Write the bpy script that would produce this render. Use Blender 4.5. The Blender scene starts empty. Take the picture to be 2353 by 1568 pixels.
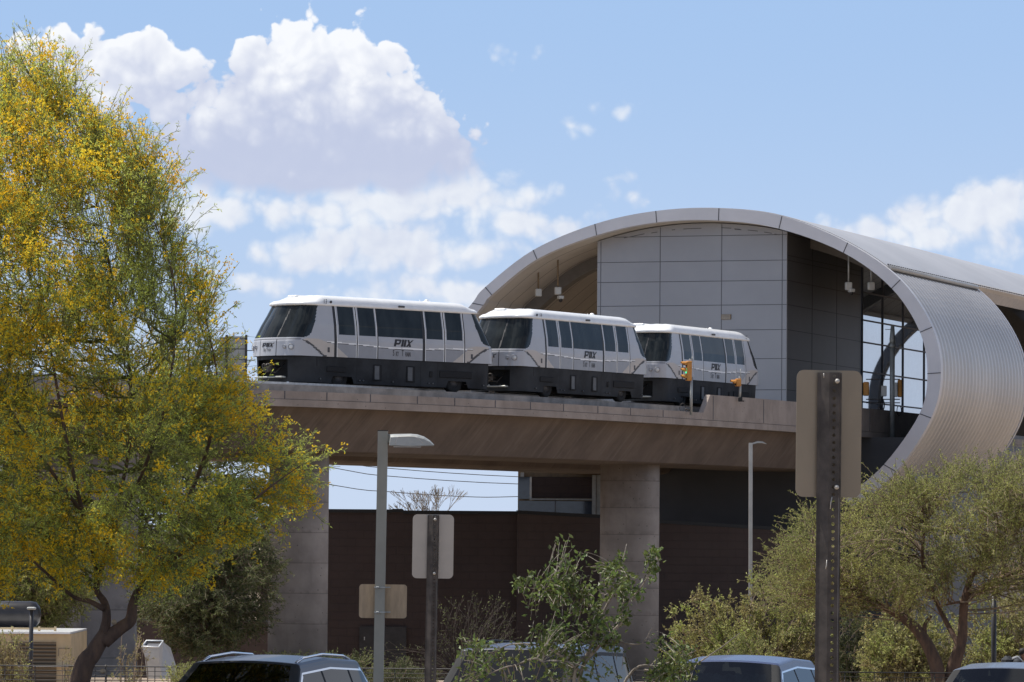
import bpy, math, random
import numpy as np
from mathutils import Vector, Matrix, Euler

# ------------------------------------------------------------------ camera
EYE = 5.2
FPX = 10000.0                      # focal length in pixels of a 2353-pixel-wide picture
PITCH = math.atan((1217-784)/FPX); ROLL = 0.008
scene = bpy.context.scene
col = scene.collection
cam_d = bpy.data.cameras.new('camera'); cam = bpy.data.objects.new('camera', cam_d); col.objects.link(cam)
cam_d.sensor_width = 36; cam_d.lens = 36*FPX/2353; cam_d.clip_start = 0.5; cam_d.clip_end = 20000
fwd = Vector((0, math.cos(PITCH), math.sin(PITCH)))
rt0 = Vector((1, 0, 0)); up0 = rt0.cross(fwd)
rt = rt0*math.cos(ROLL) + up0*math.sin(ROLL); up = up0*math.cos(ROLL) - rt0*math.sin(ROLL)
M = Matrix((rt, up, -fwd)).transposed().to_4x4(); M.translation = (0, 0, EYE)
cam.matrix_world = M
scene.camera = cam

def ray(u, v):
    return rt*((u-1176.5)/FPX) + up*((784-v)/FPX) + fwd
def at(u, v, Y):
    d = ray(u, v); t = Y/d.y
    return Vector((d.x*t, Y, EYE+d.z*t))
def on_plane(u, v, p0, n):
    d = ray(u, v); o = Vector((0, 0, EYE))
    t = (p0-o).dot(n)/d.dot(n)
    return o+d*t

# ------------------------------------------------------------------ sky, sun, exposure
SUN_EL, SUN_AZ = math.radians(63), math.radians(-67)       # azimuth from +Y towards +X
sv = Vector((math.sin(SUN_AZ)*math.cos(SUN_EL), math.cos(SUN_AZ)*math.cos(SUN_EL), math.sin(SUN_EL)))
sd = bpy.data.lights.new('sun', 'SUN'); so = bpy.data.objects.new('sun', sd); col.objects.link(so)
sd.energy = 4.9; sd.angle = math.radians(0.5); sd.color = (1.0, 0.95, 0.87)
so.rotation_euler = sv.to_track_quat('Z', 'Y').to_euler(); so.location = (0, 0, 60)
scene.view_settings.view_transform = 'Standard'; scene.view_settings.look = 'None'
scene.view_settings.gamma = 1.0; scene.view_settings.exposure = 0.12; scene.view_settings.use_curve_mapping = False
scene.render.engine = 'CYCLES'
scene.cycles.max_bounces = 8; scene.cycles.diffuse_bounces = 3; scene.cycles.glossy_bounces = 3
scene.cycles.transmission_bounces = 3; scene.cycles.transparent_max_bounces = 8
scene.cycles.use_denoising = True

class X:                                                    # tiny expression builder for shader nodes
    nt = None
    def __init__(s, k): s.k = k
    @staticmethod
    def math(op, *a, clamp=False):
        n = X.nt.nodes.new('ShaderNodeMath'); n.operation = op; n.use_clamp = clamp
        for i, q in enumerate(a):
            if isinstance(q, X): X.nt.links.new(q.k, n.inputs[i])
            else: n.inputs[i].default_value = q
        return X(n.outputs[0])
    @staticmethod
    def vec(op, *a, out=0, scale=None):
        n = X.nt.nodes.new('ShaderNodeVectorMath'); n.operation = op
        for i, q in enumerate(a):
            if isinstance(q, X): X.nt.links.new(q.k, n.inputs[i])
            else: n.inputs[i].default_value = q
        if scale is not None:
            if isinstance(scale, X): X.nt.links.new(scale.k, n.inputs['Scale'])
            else: n.inputs['Scale'].default_value = scale
        return X(n.outputs[out])
    @staticmethod
    def comb(x, y, z=0.0):
        n = X.nt.nodes.new('ShaderNodeCombineXYZ')
        for i, q in enumerate((x, y, z)):
            if isinstance(q, X): X.nt.links.new(q.k, n.inputs[i])
            else: n.inputs[i].default_value = q
        return X(n.outputs[0])
    @staticmethod
    def mix(f, a, b, kind='RGBA'):
        n = X.nt.nodes.new('ShaderNodeMix'); n.data_type = kind
        ia, ib, o = (6, 7, 2) if kind == 'RGBA' else (2, 3, 0)
        for i, q in ((0, f), (ia, a), (ib, b)):
            if isinstance(q, X): X.nt.links.new(q.k, n.inputs[i])
            elif isinstance(q, (tuple, list)): n.inputs[i].default_value = tuple(q)[:3]+(1.0,)
            else: n.inputs[i].default_value = q
        return X(n.outputs[o])
    @staticmethod
    def noise(v, scale, detail=4, rough=0.5, dist=0.0, dim='3D'):
        n = X.nt.nodes.new('ShaderNodeTexNoise'); n.noise_dimensions = dim
        n.inputs['Scale'].default_value = scale; n.inputs['Detail'].default_value = detail
        n.inputs['Roughness'].default_value = rough; n.inputs['Distortion'].default_value = dist
        if v is not None: X.nt.links.new(v.k, n.inputs['Vector'])
        return X(n.outputs[0])
    @staticmethod
    def vor(v, scale, detail=2, rough=0.5, smooth=0.4, dim='2D', feature='SMOOTH_F1', out='Distance'):
        n = X.nt.nodes.new('ShaderNodeTexVoronoi'); n.voronoi_dimensions = dim; n.feature = feature
        n.inputs['Scale'].default_value = scale; n.inputs['Detail'].default_value = detail
        n.inputs['Roughness'].default_value = rough
        if 'Smoothness' in n.inputs and feature == 'SMOOTH_F1': n.inputs['Smoothness'].default_value = smooth
        if v is not None: X.nt.links.new(v.k, n.inputs['Vector'])
        return X(n.outputs[out])
    @staticmethod
    def ramp(f, lo, hi, a=0.0, b=1.0, smooth=True):
        n = X.nt.nodes.new('ShaderNodeMapRange'); n.interpolation_type = 'SMOOTHSTEP' if smooth else 'LINEAR'
        X.nt.links.new(f.k, n.inputs[0])
        for i, q in zip((1, 2, 3, 4), (lo, hi, a, b)):
            if isinstance(q, X): X.nt.links.new(q.k, n.inputs[i])
            else: n.inputs[i].default_value = q
        return X(n.outputs[0])
    def __add__(s, o): return X.math('ADD', s, o)
    def __radd__(s, o): return X.math('ADD', o, s)
    def __sub__(s, o): return X.math('SUBTRACT', s, o)
    def __rsub__(s, o): return X.math('SUBTRACT', o, s)
    def __mul__(s, o): return X.math('MULTIPLY', s, o)
    def __rmul__(s, o): return X.math('MULTIPLY', o, s)
    def __truediv__(s, o): return X.math('DIVIDE', s, o)

world = bpy.data.worlds.new('World'); scene.world = world; world.use_nodes = True
nt = X.nt = world.node_tree; nt.nodes.clear()
out = nt.nodes.new('ShaderNodeOutputWorld'); bg = nt.nodes.new('ShaderNodeBackground')
nt.links.new(bg.outputs[0], out.inputs[0])
sky = nt.nodes.new('ShaderNodeTexSky'); sky.sky_type = 'NISHITA'; sky.sun_disc = False
sky.sun_elevation = SUN_EL; sky.sun_rotation = SUN_AZ
sky.air_density = 1.0; sky.dust_density = 0.6; sky.ozone_density = 1.5
tc = nt.nodes.new('ShaderNodeTexCoord')
sep = nt.nodes.new('ShaderNodeSeparateXYZ'); nt.links.new(tc.outputs['Generated'], sep.inputs[0])
dx, dy, dz = (X(sep.outputs[i]) for i in range(3))
U = X.math('ARCTAN2', dx, dy)*10.0
hl = X.math('SQRT', dx*dx+dy*dy)
V = dz/X.math('MAXIMUM', hl, 0.05)*10.0
P = X.comb(U, V, 0.0)
wn = X.noise(P, 6.0, 2, 0.5, dim='2D'); wn2 = X.noise(X.vec('ADD', P, (7.3, 2.1, 0)), 6.0, 2, 0.5, dim='2D')
Pw = X.vec('ADD', P, X.comb((wn-0.5)*0.055, (wn2-0.5)*0.05, 0.0))
BL = [  # cumulus: centre and radii in 1/10000 rad of azimuth and elevation, softness class
 (620,115,105,70,0),(740,95,105,60,0),(850,140,75,60,0),(700,210,250,120,0),(900,250,120,90,0),(960,305,115,75,0),
 (700,320,330,105,0),(1005,345,100,65,0),(420,268,85,28,0),(700,385,320,60,0),(545,210,60,60,0),
 (240,155,200,80,0),(120,155,150,75,0),(360,190,110,80,0),(300,220,170,55,0),(50,200,140,85,0),(240,90,40,25,0),
 (560,340,200,90,0),(880,340,230,90,0),
 (500,482,105,45,1),(720,490,150,40,1),(850,470,140,50,1),(1050,450,150,45,1),(1120,470,110,42,1),(1190,508,80,38,1),(1280,520,70,22,1),
 (760,582,110,48,1),(900,560,115,60,1),(970,592,120,45,1),(1110,585,55,20,1),(690,605,60,32,1),
 (950,668,115,32,1),(1070,672,75,34,1),(595,648,60,20,1),(605,590,18,8,1),
 (1180,124,46,17,2),(1320,290,34,20,2),(1412,250,30,18,2),(1415,412,36,22,2),(1450,437,34,19,2),(1490,460,28,17,2),(470,215,60,60,0),(400,240,90,50,0),
 (2230,478,115,62,1),(2330,468,85,52,1),(2095,490,62,42,1),(1978,527,75,28,1),(2280,548,110,24,1),(2150,533,120,36,1),(1900,552,60,14,1)]
def field(rows):
    B = None
    for (cx, cy, rx, ry, k) in rows:
        cu, cv, ru, rv = (cx-1176.5)/1000, (1217-cy)/1000, rx/1000, ry/1000
        q = X.vec('MULTIPLY_ADD', Pw, (1/ru, 1/rv, 0), (-cu/ru, -cv/rv, 0))
        l = X.vec('LENGTH', q, out=1)
        r = min(ru, rv)*(1.0 if k == 0 else 0.9)
        e = X.math('MULTIPLY_ADD', l, -r, r)
        B = e if B is None else X.math('SMOOTH_MAX', B, e, 0.012)
    return B
def clamp01(x): return X.math('MINIMUM', X.math('MAXIMUM', x, 0.0), 1.0)
def smooth(x): x = clamp01(x); return x*x*(3.0-2.0*x)
def puff(v):
    a = X.vor(v, 12.0, 2.0, 0.5, feature='F1')
    b = X.noise(v, 24.0, 4, 0.6, dim='2D')
    return (0.40-a)*0.080 + (b-0.5)*0.034
pf = puff(Pw)
pf2 = puff(X.vec('ADD', Pw, (-0.014, 0.020, 0.0)))
lobe = X.vor(Pw, 5.0, 0, 0.5, feature='SMOOTH_F1', smooth=0.25); lobe2 = X.vor(X.vec('ADD', Pw, (-0.03, 0.045, 0.0)), 5.0, 0, 0.5, feature='SMOOTH_F1', smooth=0.25)
rel = clamp01((pf-pf2)*9.0+(lobe2-lobe)*1.1+0.52)
# the big cumulus: crisp top, even grey-lavender base
flat = X.ramp(V, 0.80, 0.93)
B0 = field([r for r in BL if r[4] == 0])
d0 = B0 + pf*(0.25+flat*0.60) + 0.024
a0 = smooth((d0+0.002)/(0.040-flat*0.026))
top = X.ramp(V + (wn-0.5)*0.20 + pf*1.6 - X.math('ABSOLUTE', U+0.30)*0.06, 0.80, 1.06)
edge0 = X.ramp(d0, 0.0, 0.05)
l0 = clamp01(top*(0.36+rel*0.66) + (1.0-edge0)*top*0.30 + 0.03 + (1.0-flat)*rel*0.06)
# the low soft bands and scraps
B1 = X.math('MAXIMUM', field([r for r in BL if r[4] == 1]), field([r for r in BL if r[4] == 2])-0.017)
d1 = B1 + pf*0.55 + 0.031
a1 = smooth((d1+0.004)/0.045)*0.95
l1 = clamp01(rel*0.40 + 0.50 - X.ramp(d1, 0.01, 0.07)*0.06)
# clouds over the rest of the sky, away from the part described above
g0 = X.noise(X.comb(dx, dy, dz*2.2), 3.2, 5, 0.55)
away = X.math('MAXIMUM', X.ramp(X.math('ABSOLUTE', U), 1.5, 2.6), X.ramp(V, 1.7, 3.0))
ga = X.ramp(g0, 0.50, 0.60)*away
c_lo, c_hi = (0.49, 0.545, 0.715), (0.83, 0.86, 0.90)
skyc = X.vec('MULTIPLY', X(sky.outputs[0]), (0.089, 0.089, 0.094))
hz = X.ramp(V, -0.1, 1.3)
tint = X.mix(hz, (0.55, 0.66, 0.85), (0.355, 0.525, 0.81))
near = 1.0-X.ramp(V, 2.0, 5.0)
skyc = X.mix(near*0.92, skyc, tint)
fin = X.mix(ga*0.9, skyc, X.mix(X.ramp(g0, 0.50, 0.68), c_hi, (0.50, 0.53, 0.66)))
fin = X.mix(a1, fin, X.mix(l1, c_lo, c_hi))
fin = X.mix(a0, fin, X.mix(l0, c_lo, (0.87, 0.89, 0.93)))
nt.links.new(fin.k, bg.inputs[0]); bg.inputs[1].default_value = 1.0

# ------------------------------------------------------------------ materials
MATS = {}
def mat(name, c, rough=0.7, metal=0.0, var=0.12, vs=3.0, bump=0.0, bs=20.0, c2=None, spec=0.5, coat=0.0, stretch=None, island=0.0, transl=0.0, detail=5):
    m = bpy.data.materials.new(name); m.use_nodes = True; X.nt = m.node_tree
    b = m.node_tree.nodes['Principled BSDF']; L = m.node_tree.links
    tcn = m.node_tree.nodes.new('ShaderNodeTexCoord'); o = X(tcn.outputs['Object'])
    if stretch: o = X.vec('MULTIPLY', o, stretch)
    f = X.noise(o, vs, detail, 0.6)
    f = X.ramp(f, 0.3, 0.7)
    c2 = c2 or tuple(max(0.0, x*(1-2*var)) for x in c)
    c1 = tuple(min(1.0, x*(1+var)) for x in c) if var else c
    cc = X.mix(f, c2, c1)
    if island:
        g = m.node_tree.nodes.new('ShaderNodeNewGeometry'); ri = X(g.outputs['Random Per Island'])
        k = 1.0-island + ri*(2*island)
        cc = X.vec('SCALE', cc, scale=k)
    L.new(cc.k, b.inputs['Base Color'])
    b.inputs['Roughness'].default_value = rough; b.inputs['Metallic'].default_value = metal
    b.inputs['Specular IOR Level'].default_value = spec
    if coat: b.inputs['Coat Weight'].default_value = coat; b.inputs['Coat Roughness'].default_value = 0.04
    if bump:
        bn = m.node_tree.nodes.new('ShaderNodeBump'); bn.inputs['Strength'].default_value = 1.0; bn.inputs['Distance'].default_value = bump
        L.new(X.noise(o, bs, 6, 0.65).k, bn.inputs['Height']); L.new(bn.outputs[0], b.inputs['Normal'])
    if transl:
        t = m.node_tree.nodes.new('ShaderNodeBsdfTranslucent'); L.new(cc.k, t.inputs[0])
        mx = m.node_tree.nodes.new('ShaderNodeMixShader'); mx.inputs[0].default_value = transl
        L.new(b.outputs[0], mx.inputs[1]); L.new(t.outputs[0], mx.inputs[2])
        L.new(mx.outputs[0], m.node_tree.nodes['Material Output'].inputs[0])
    MATS[name] = m
    return m
def emis(name, c, s):
    m = bpy.data.materials.new(name); m.use_nodes = True
    b = m.node_tree.nodes['Principled BSDF']; b.inputs['Base Color'].default_value = (*c, 1)
    b.inputs['Emission Color'].default_value = (*c, 1); b.inputs['Emission Strength'].default_value = s
    MATS[name] = m; return m
def glassy(name, tint, gl=0.06, rough=0.02):
    m = bpy.data.materials.new(name); m.use_nodes = True; n = m.node_tree.nodes; L = m.node_tree.links
    n.remove(n['Principled BSDF'])
    tr = n.new('ShaderNodeBsdfTransparent'); tr.inputs[0].default_value = (*tint, 1)
    g = n.new('ShaderNodeBsdfGlossy'); g.inputs['Roughness'].default_value = rough
    fr = n.new('ShaderNodeFresnel'); fr.inputs[0].default_value = 1.5
    mx = n.new('ShaderNodeMixShader'); L.new(fr.outputs[0], mx.inputs[0]); L.new(tr.outputs[0], mx.inputs[1]); L.new(g.outputs[0], mx.inputs[2])
    L.new(mx.outputs[0], n['Material Output'].inputs[0]); MATS[name] = m; return m

mat('concrete', (0.30, 0.275, 0.25), 0.85, var=0.16, vs=1.3, bump=0.01, bs=9, detail=8)
mat('asphalt', (0.055, 0.053, 0.05), 0.9, var=0.2, vs=2.0, bump=0.01, bs=40)
mat('dirt', (0.34, 0.26, 0.185), 0.95, var=0.3, vs=0.25, bump=0.02, bs=6)
mat('grass_dry', (0.50, 0.38, 0.20), 0.9, var=0.2, island=0.4)
mat('metal_panel', (0.33, 0.33, 0.34), 0.42, metal=0.35, var=0.03, vs=0.25)
mat('ring_panel', (0.66, 0.64, 0.64), 0.45, metal=0.2, var=0.04, vs=0.3)
mat('dark_panel', (0.07, 0.072, 0.078), 0.5, metal=0.1, var=0.08, vs=0.3)
mat('dark_joint', (0.10, 0.10, 0.11), 0.8, var=0)
mat('roof_metal', (0.60, 0.57, 0.54), 0.42, metal=0.5, var=0.04, vs=0.15)
mat('rib_paint', (0.20, 0.18, 0.16), 0.7, var=0.05)
mat('soffit', (0.55, 0.50, 0.45), 0.7, var=0.05)
mat('white_paint', (0.88, 0.88, 0.86), 0.35, var=0.03, coat=0.4)
mat('train_body', (0.43, 0.435, 0.455), 0.35, var=0.03, coat=0.5, vs=0.8)
mat('train_grey', (0.27, 0.275, 0.295), 0.35, var=0.03, coat=0.5)
mat('train_beige', (0.50, 0.45, 0.40), 0.4, var=0.03, coat=0.3)
mat('train_dark', (0.06, 0.06, 0.065), 0.45, var=0.1)
mat('train_black', (0.012, 0.012, 0.016), 0.5, var=0)
mat('train_glass', (0.006, 0.008, 0.009), 0.06, var=0, vs=0.9, spec=0.26, bump=0.0016, bs=0.9, c2=(0.026, 0.031, 0.032), stretch=(1.3, 1, 0.5))
mat('skirt', (0.032, 0.034, 0.037), 0.65, spec=0.2, var=0.25, vs=0.8, bump=0.004, bs=3)
mat('skirt_recess', (0.008, 0.008, 0.009), 0.8, var=0)
mat('skirt_cover', (0.10, 0.105, 0.11), 0.5, var=0.1)
mat('rubber', (0.018, 0.018, 0.018), 0.85, var=0.1)
mat('steel', (0.45, 0.45, 0.45), 0.35, metal=0.8, var=0.1, vs=6)
mat('galv', (0.40, 0.41, 0.39), 0.5, metal=0.3, var=0.08, vs=4)
mat('lamp_paint', (0.29, 0.28, 0.235), 0.5, var=0.05)
mat('sign_back', (0.27, 0.225, 0.165), 0.5, metal=0.25, var=0.05, vs=5, stretch=(1, 1, .4))
mat('sign_back_pale', (0.42, 0.385, 0.34), 0.5, metal=0.2, var=0.04, vs=5)
mat('sign_back_tan', (0.42, 0.31, 0.20), 0.6, metal=0.1, var=0.10, vs=6, stretch=(3, 1, .6))
mat('post_steel', (0.075, 0.064, 0.056), 0.55, metal=0.4, var=0.25, vs=9, bump=0.001, bs=60)
mat('signal_yellow', (0.62, 0.27, 0.05), 0.5, var=0.1)
mat('black', (0.012, 0.012, 0.012), 0.6, var=0)
mat('black_satin', (0.03, 0.027, 0.027), 0.35, var=0.2, vs=2)
mat('tan_wall', (0.52, 0.40, 0.24), 0.85, var=0.08, vs=1.5)
mat('tan_dark', (0.24, 0.17, 0.10), 0.85, var=0.1)
mat('grey_box', (0.55, 0.54, 0.50), 0.5, var=0.05)
mat('galv_pale', (0.50, 0.48, 0.44), 0.45, metal=0.2, var=0.06)
mat('chrome', (0.75, 0.75, 0.77), 0.12, metal=1.0, var=0)
mat('wire', (0.03, 0.027, 0.025), 0.6, var=0)
mat('bark', (0.055, 0.035, 0.027), 0.9, var=0.5, vs=9, bump=0.02, bs=18, c2=(0.17, 0.10, 0.065), stretch=(1, 1, .35))
mat('bark_pale', (0.30, 0.26, 0.21), 0.9, var=0.3, vs=9, bump=0.01, bs=25, stretch=(1, 1, .4))
mat('twig_green', (0.24, 0.24, 0.08), 0.8, var=0.3, vs=2)
mat('twig_dark', (0.06, 0.045, 0.035), 0.9, var=0.2, vs=2)
mat('twig_brown', (0.26, 0.19, 0.13), 0.85, var=0.3, vs=2)
mat('leaf_palo', (0.64, 0.70, 0.15), 0.7, var=0.25, vs=0.9, island=0.35, transl=0.5, c2=(0.44, 0.47, 0.10))
mat('flower', (1.0, 0.77, 0.06), 0.6, var=0.05, vs=1.2, island=0.15, transl=0.5, c2=(1.0, 0.62, 0.025))
mat('leaf_mesq', (0.37, 0.365, 0.12), 0.75, var=0.25, vs=0.8, island=0.5, transl=0.5, c2=(0.22, 0.25, 0.08))
mat('leaf_bush', (0.30, 0.34, 0.10), 0.6, var=0.25, vs=1.0, island=0.5, transl=0.42, c2=(0.30, 0.23, 0.11))
mat('leaf_glossy', (0.095, 0.150, 0.034), 0.50, var=0.2, vs=4, island=0.5, transl=0.36, c2=(0.14, 0.16, 0.045), spec=0.6)
mat('leaf_dark', (0.15, 0.17, 0.065), 0.7, var=0.3, vs=0.7, island=0.4, transl=0.35)
mat('person_dark', (0.035, 0.038, 0.045), 0.85, var=0.2, vs=8)
mat('person_blue', (0.03, 0.06, 0.16), 0.8, var=0.1)
mat('skin', (0.26, 0.14, 0.09), 0.6, var=0.05)
mat('hair', (0.015, 0.011, 0.009), 0.7, var=0.1)
mat('strap', (0.45, 0.46, 0.48), 0.6, var=0.05)
glassy('car_glass', (0.16, 0.19, 0.19)); glassy('car_glass_dark', (0.05, 0.055, 0.06))
mat('station_glass', (0.46, 0.54, 0.64), 0.02, metal=0.92, var=0.02)
mat('blue_glass', (0.035, 0.05, 0.075), 0.05, var=0.1, spec=0.6)
mat('shade_silver', (0.55, 0.58, 0.58), 0.35, metal=0.4, var=0.15, vs=5, bump=0.02, bs=9)
mat('paint_navy', (0.012, 0.017, 0.045), 0.35, metal=0.0, var=0.02, coat=0.25, spec=0.35)
mat('paint_slate', (0.05, 0.06, 0.095), 0.35, metal=0.0, var=0.02, coat=0.25, spec=0.35)
mat('paint_blue', (0.06, 0.078, 0.15), 0.35, metal=0.0, var=0.02, coat=0.25, spec=0.35)
mat('paint_steel', (0.10, 0.11, 0.14), 0.35, metal=0.0, var=0.02, coat=0.25, spec=0.35)
mat('interior', (0.03, 0.028, 0.026), 0.9, var=0.1)
mat('lens_white', (0.7, 0.7, 0.68), 0.1, var=0, coat=1)
mat('lens_red', (0.25, 0.02, 0.02), 0.15, var=0, coat=1)
emis('green_light', (0.05, 0.8, 0.35), 1.2)

def stripes(name, c, c2, rough, metal, axis, scale, width=0.12, bumpd=0.0, var=0.05, jig=None):
    """panel or board joints: thin lines of c2 across c along an object axis, every 1/scale metres"""
    m = mat(name, c, rough, metal, var=var, vs=0.4); X.nt = m.node_tree
    b = m.node_tree.nodes['Principled BSDF']; L = m.node_tree.links
    t = m.node_tree.nodes.new('ShaderNodeTexCoord'); s = m.node_tree.nodes.new('ShaderNodeSeparateXYZ')
    L.new(t.outputs['Object'], s.inputs[0])
    v = None
    for i, a in enumerate(axis):
        if a:
            q = X(s.outputs[i])*a
            v = q if v is None else v+q
    fr = X.math('FRACT', v*scale)
    ln = X.math('LESS_THAN', fr, width)
    src = X(b.inputs['Base Color'].links[0].from_socket)
    L.new(X.mix(ln, src, c2).k, b.inputs['Base Color'])
    if bumpd:
        bn = m.node_tree.nodes.new('ShaderNodeBump'); bn.inputs['Distance'].default_value = bumpd
        L.new(X.math('SINE', v*(scale*6.2832)).k, bn.inputs['Height']); L.new(bn.outputs[0], b.inputs['Normal'])
    return m

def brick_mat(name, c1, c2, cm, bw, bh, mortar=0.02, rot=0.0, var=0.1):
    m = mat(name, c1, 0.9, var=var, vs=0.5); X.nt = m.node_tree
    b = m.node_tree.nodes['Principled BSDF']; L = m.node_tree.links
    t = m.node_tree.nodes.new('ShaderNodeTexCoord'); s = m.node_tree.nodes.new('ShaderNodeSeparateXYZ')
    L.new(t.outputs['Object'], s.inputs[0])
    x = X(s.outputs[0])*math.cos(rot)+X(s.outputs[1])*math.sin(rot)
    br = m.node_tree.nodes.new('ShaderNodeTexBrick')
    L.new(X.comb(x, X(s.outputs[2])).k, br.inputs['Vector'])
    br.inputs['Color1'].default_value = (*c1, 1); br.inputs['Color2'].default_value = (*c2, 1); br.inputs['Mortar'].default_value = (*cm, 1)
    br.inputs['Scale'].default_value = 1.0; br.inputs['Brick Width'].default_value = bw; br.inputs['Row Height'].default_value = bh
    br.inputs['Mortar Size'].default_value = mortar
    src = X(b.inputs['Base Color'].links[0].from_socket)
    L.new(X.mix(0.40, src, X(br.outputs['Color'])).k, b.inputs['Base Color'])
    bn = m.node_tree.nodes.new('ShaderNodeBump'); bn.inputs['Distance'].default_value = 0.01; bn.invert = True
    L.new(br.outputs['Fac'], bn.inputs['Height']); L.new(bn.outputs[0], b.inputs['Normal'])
    return m
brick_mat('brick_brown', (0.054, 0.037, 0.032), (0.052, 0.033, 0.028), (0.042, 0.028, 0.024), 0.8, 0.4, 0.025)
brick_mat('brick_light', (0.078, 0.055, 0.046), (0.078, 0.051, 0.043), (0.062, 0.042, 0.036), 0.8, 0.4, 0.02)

# stained concrete of the girder web: slanting run-off marks
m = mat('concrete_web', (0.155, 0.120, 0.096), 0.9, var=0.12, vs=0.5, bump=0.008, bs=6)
X.nt = m.node_tree; b = m.node_tree.nodes['Principled BSDF']
t = m.node_tree.nodes.new('ShaderNodeTexCoord'); s = m.node_tree.nodes.new('ShaderNodeSeparateXYZ'); m.node_tree.links.new(t.outputs['Object'], s.inputs[0])
run = X(s.outputs[0])*0.6+X(s.outputs[1])*0.8 - X(s.outputs[2])*0.42
st = X.noise(X.comb(run*3.2, X(s.outputs[2])*0.25), 1.0, 5, 0.65, dim='2D')
lo = X.noise(X.comb(run*0.25, X(s.outputs[2])*0.6), 1.0, 3, 0.6, dim='2D')
f = X.ramp(st, 0.50, 0.68)*X.ramp(lo, 0.35, 0.62)
src = X(b.inputs['Base Color'].links[0].from_socket)
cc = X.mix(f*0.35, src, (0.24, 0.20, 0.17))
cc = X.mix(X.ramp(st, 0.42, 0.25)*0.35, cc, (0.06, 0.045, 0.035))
m.node_tree.links.new(cc.k, b.inputs['Base Color'])
# formed concrete of the columns and parapet: faint lifts, pits
def formed(name, c, lift, pit=True):
    m = mat(name, c, 0.85, var=0.10, vs=0.9, bump=0.006, bs=7, detail=8)
    X.nt = m.node_tree; b = m.node_tree.nodes['Principled BSDF']
    t = m.node_tree.nodes.new('ShaderNodeTexCoord'); s = m.node_tree.nodes.new('ShaderNodeSeparateXYZ'); m.node_tree.links.new(t.outputs['Object'], s.inputs[0])
    src = X(b.inputs['Base Color'].links[0].from_socket)
    if lift:
        fr = X.math('FRACT', X(s.outputs[2])/lift + X.noise(X(t.outputs['Object']), 1.5, 2)*0.02)
        src = X.mix(X.math('LESS_THAN', fr, 0.03)*0.55, src, tuple(x*0.45 for x in c))
        src = X.mix(X.ramp(fr, 0.25, 0.0)*X.ramp(X.noise(X(t.outputs['Object']), 3.0, 4), 0.45, 0.6)*0.5, src, tuple(x*0.5 for x in c))
    if pit:
        v = X.vor(X(t.outputs['Object']), 3.2, 0, 0.5, dim='3D', feature='F1')
        src = X.mix(X.math('LESS_THAN', v, 0.085)*0.8, src, tuple(x*0.3 for x in c))
    ver = X.noise(X.vec('MULTIPLY', X(t.outputs['Object']), (2.5, 2.5, 0.25)), 1.0, 5, 0.6)
    src = X.mix(X.ramp(ver, 0.55, 0.75)*0.35, src, tuple(x*0.55 for x in c))
    m.node_tree.links.new(src.k, b.inputs['Base Color'])
    return m
formed('column_concrete', (0.38, 0.32, 0.27), 1.25)
formed('parapet_concrete', (0.34, 0.285, 0.245), 0)
formed('grey_concrete', (0.30, 0.265, 0.24), 1.9, False)
stripes('roof_ribbed', (0.50, 0.475, 0.45), (0.24, 0.225, 0.21), 0.38, 0.6, (0.342, 0.940, 0), 1/0.72, 0.30)
stripes('soffit_boards', (0.56, 0.51, 0.45), (0.12, 0.10, 0.085), 0.8, 0.0, (0.342, 0.940, 0), 1/1.9, 0.035)
stripes('louvre_boards', (0.20, 0.15, 0.095), (0.07, 0.05, 0.03), 0.8, 0.0, (0, 0, 1), 1/0.11, 0.45, bumpd=0.02)
stripes('screen_grey', (0.40, 0.39, 0.37), (0.13, 0.13, 0.13), 0.7, 0.0, (0, 0, 1), 1/0.46, 0.10)

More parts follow.
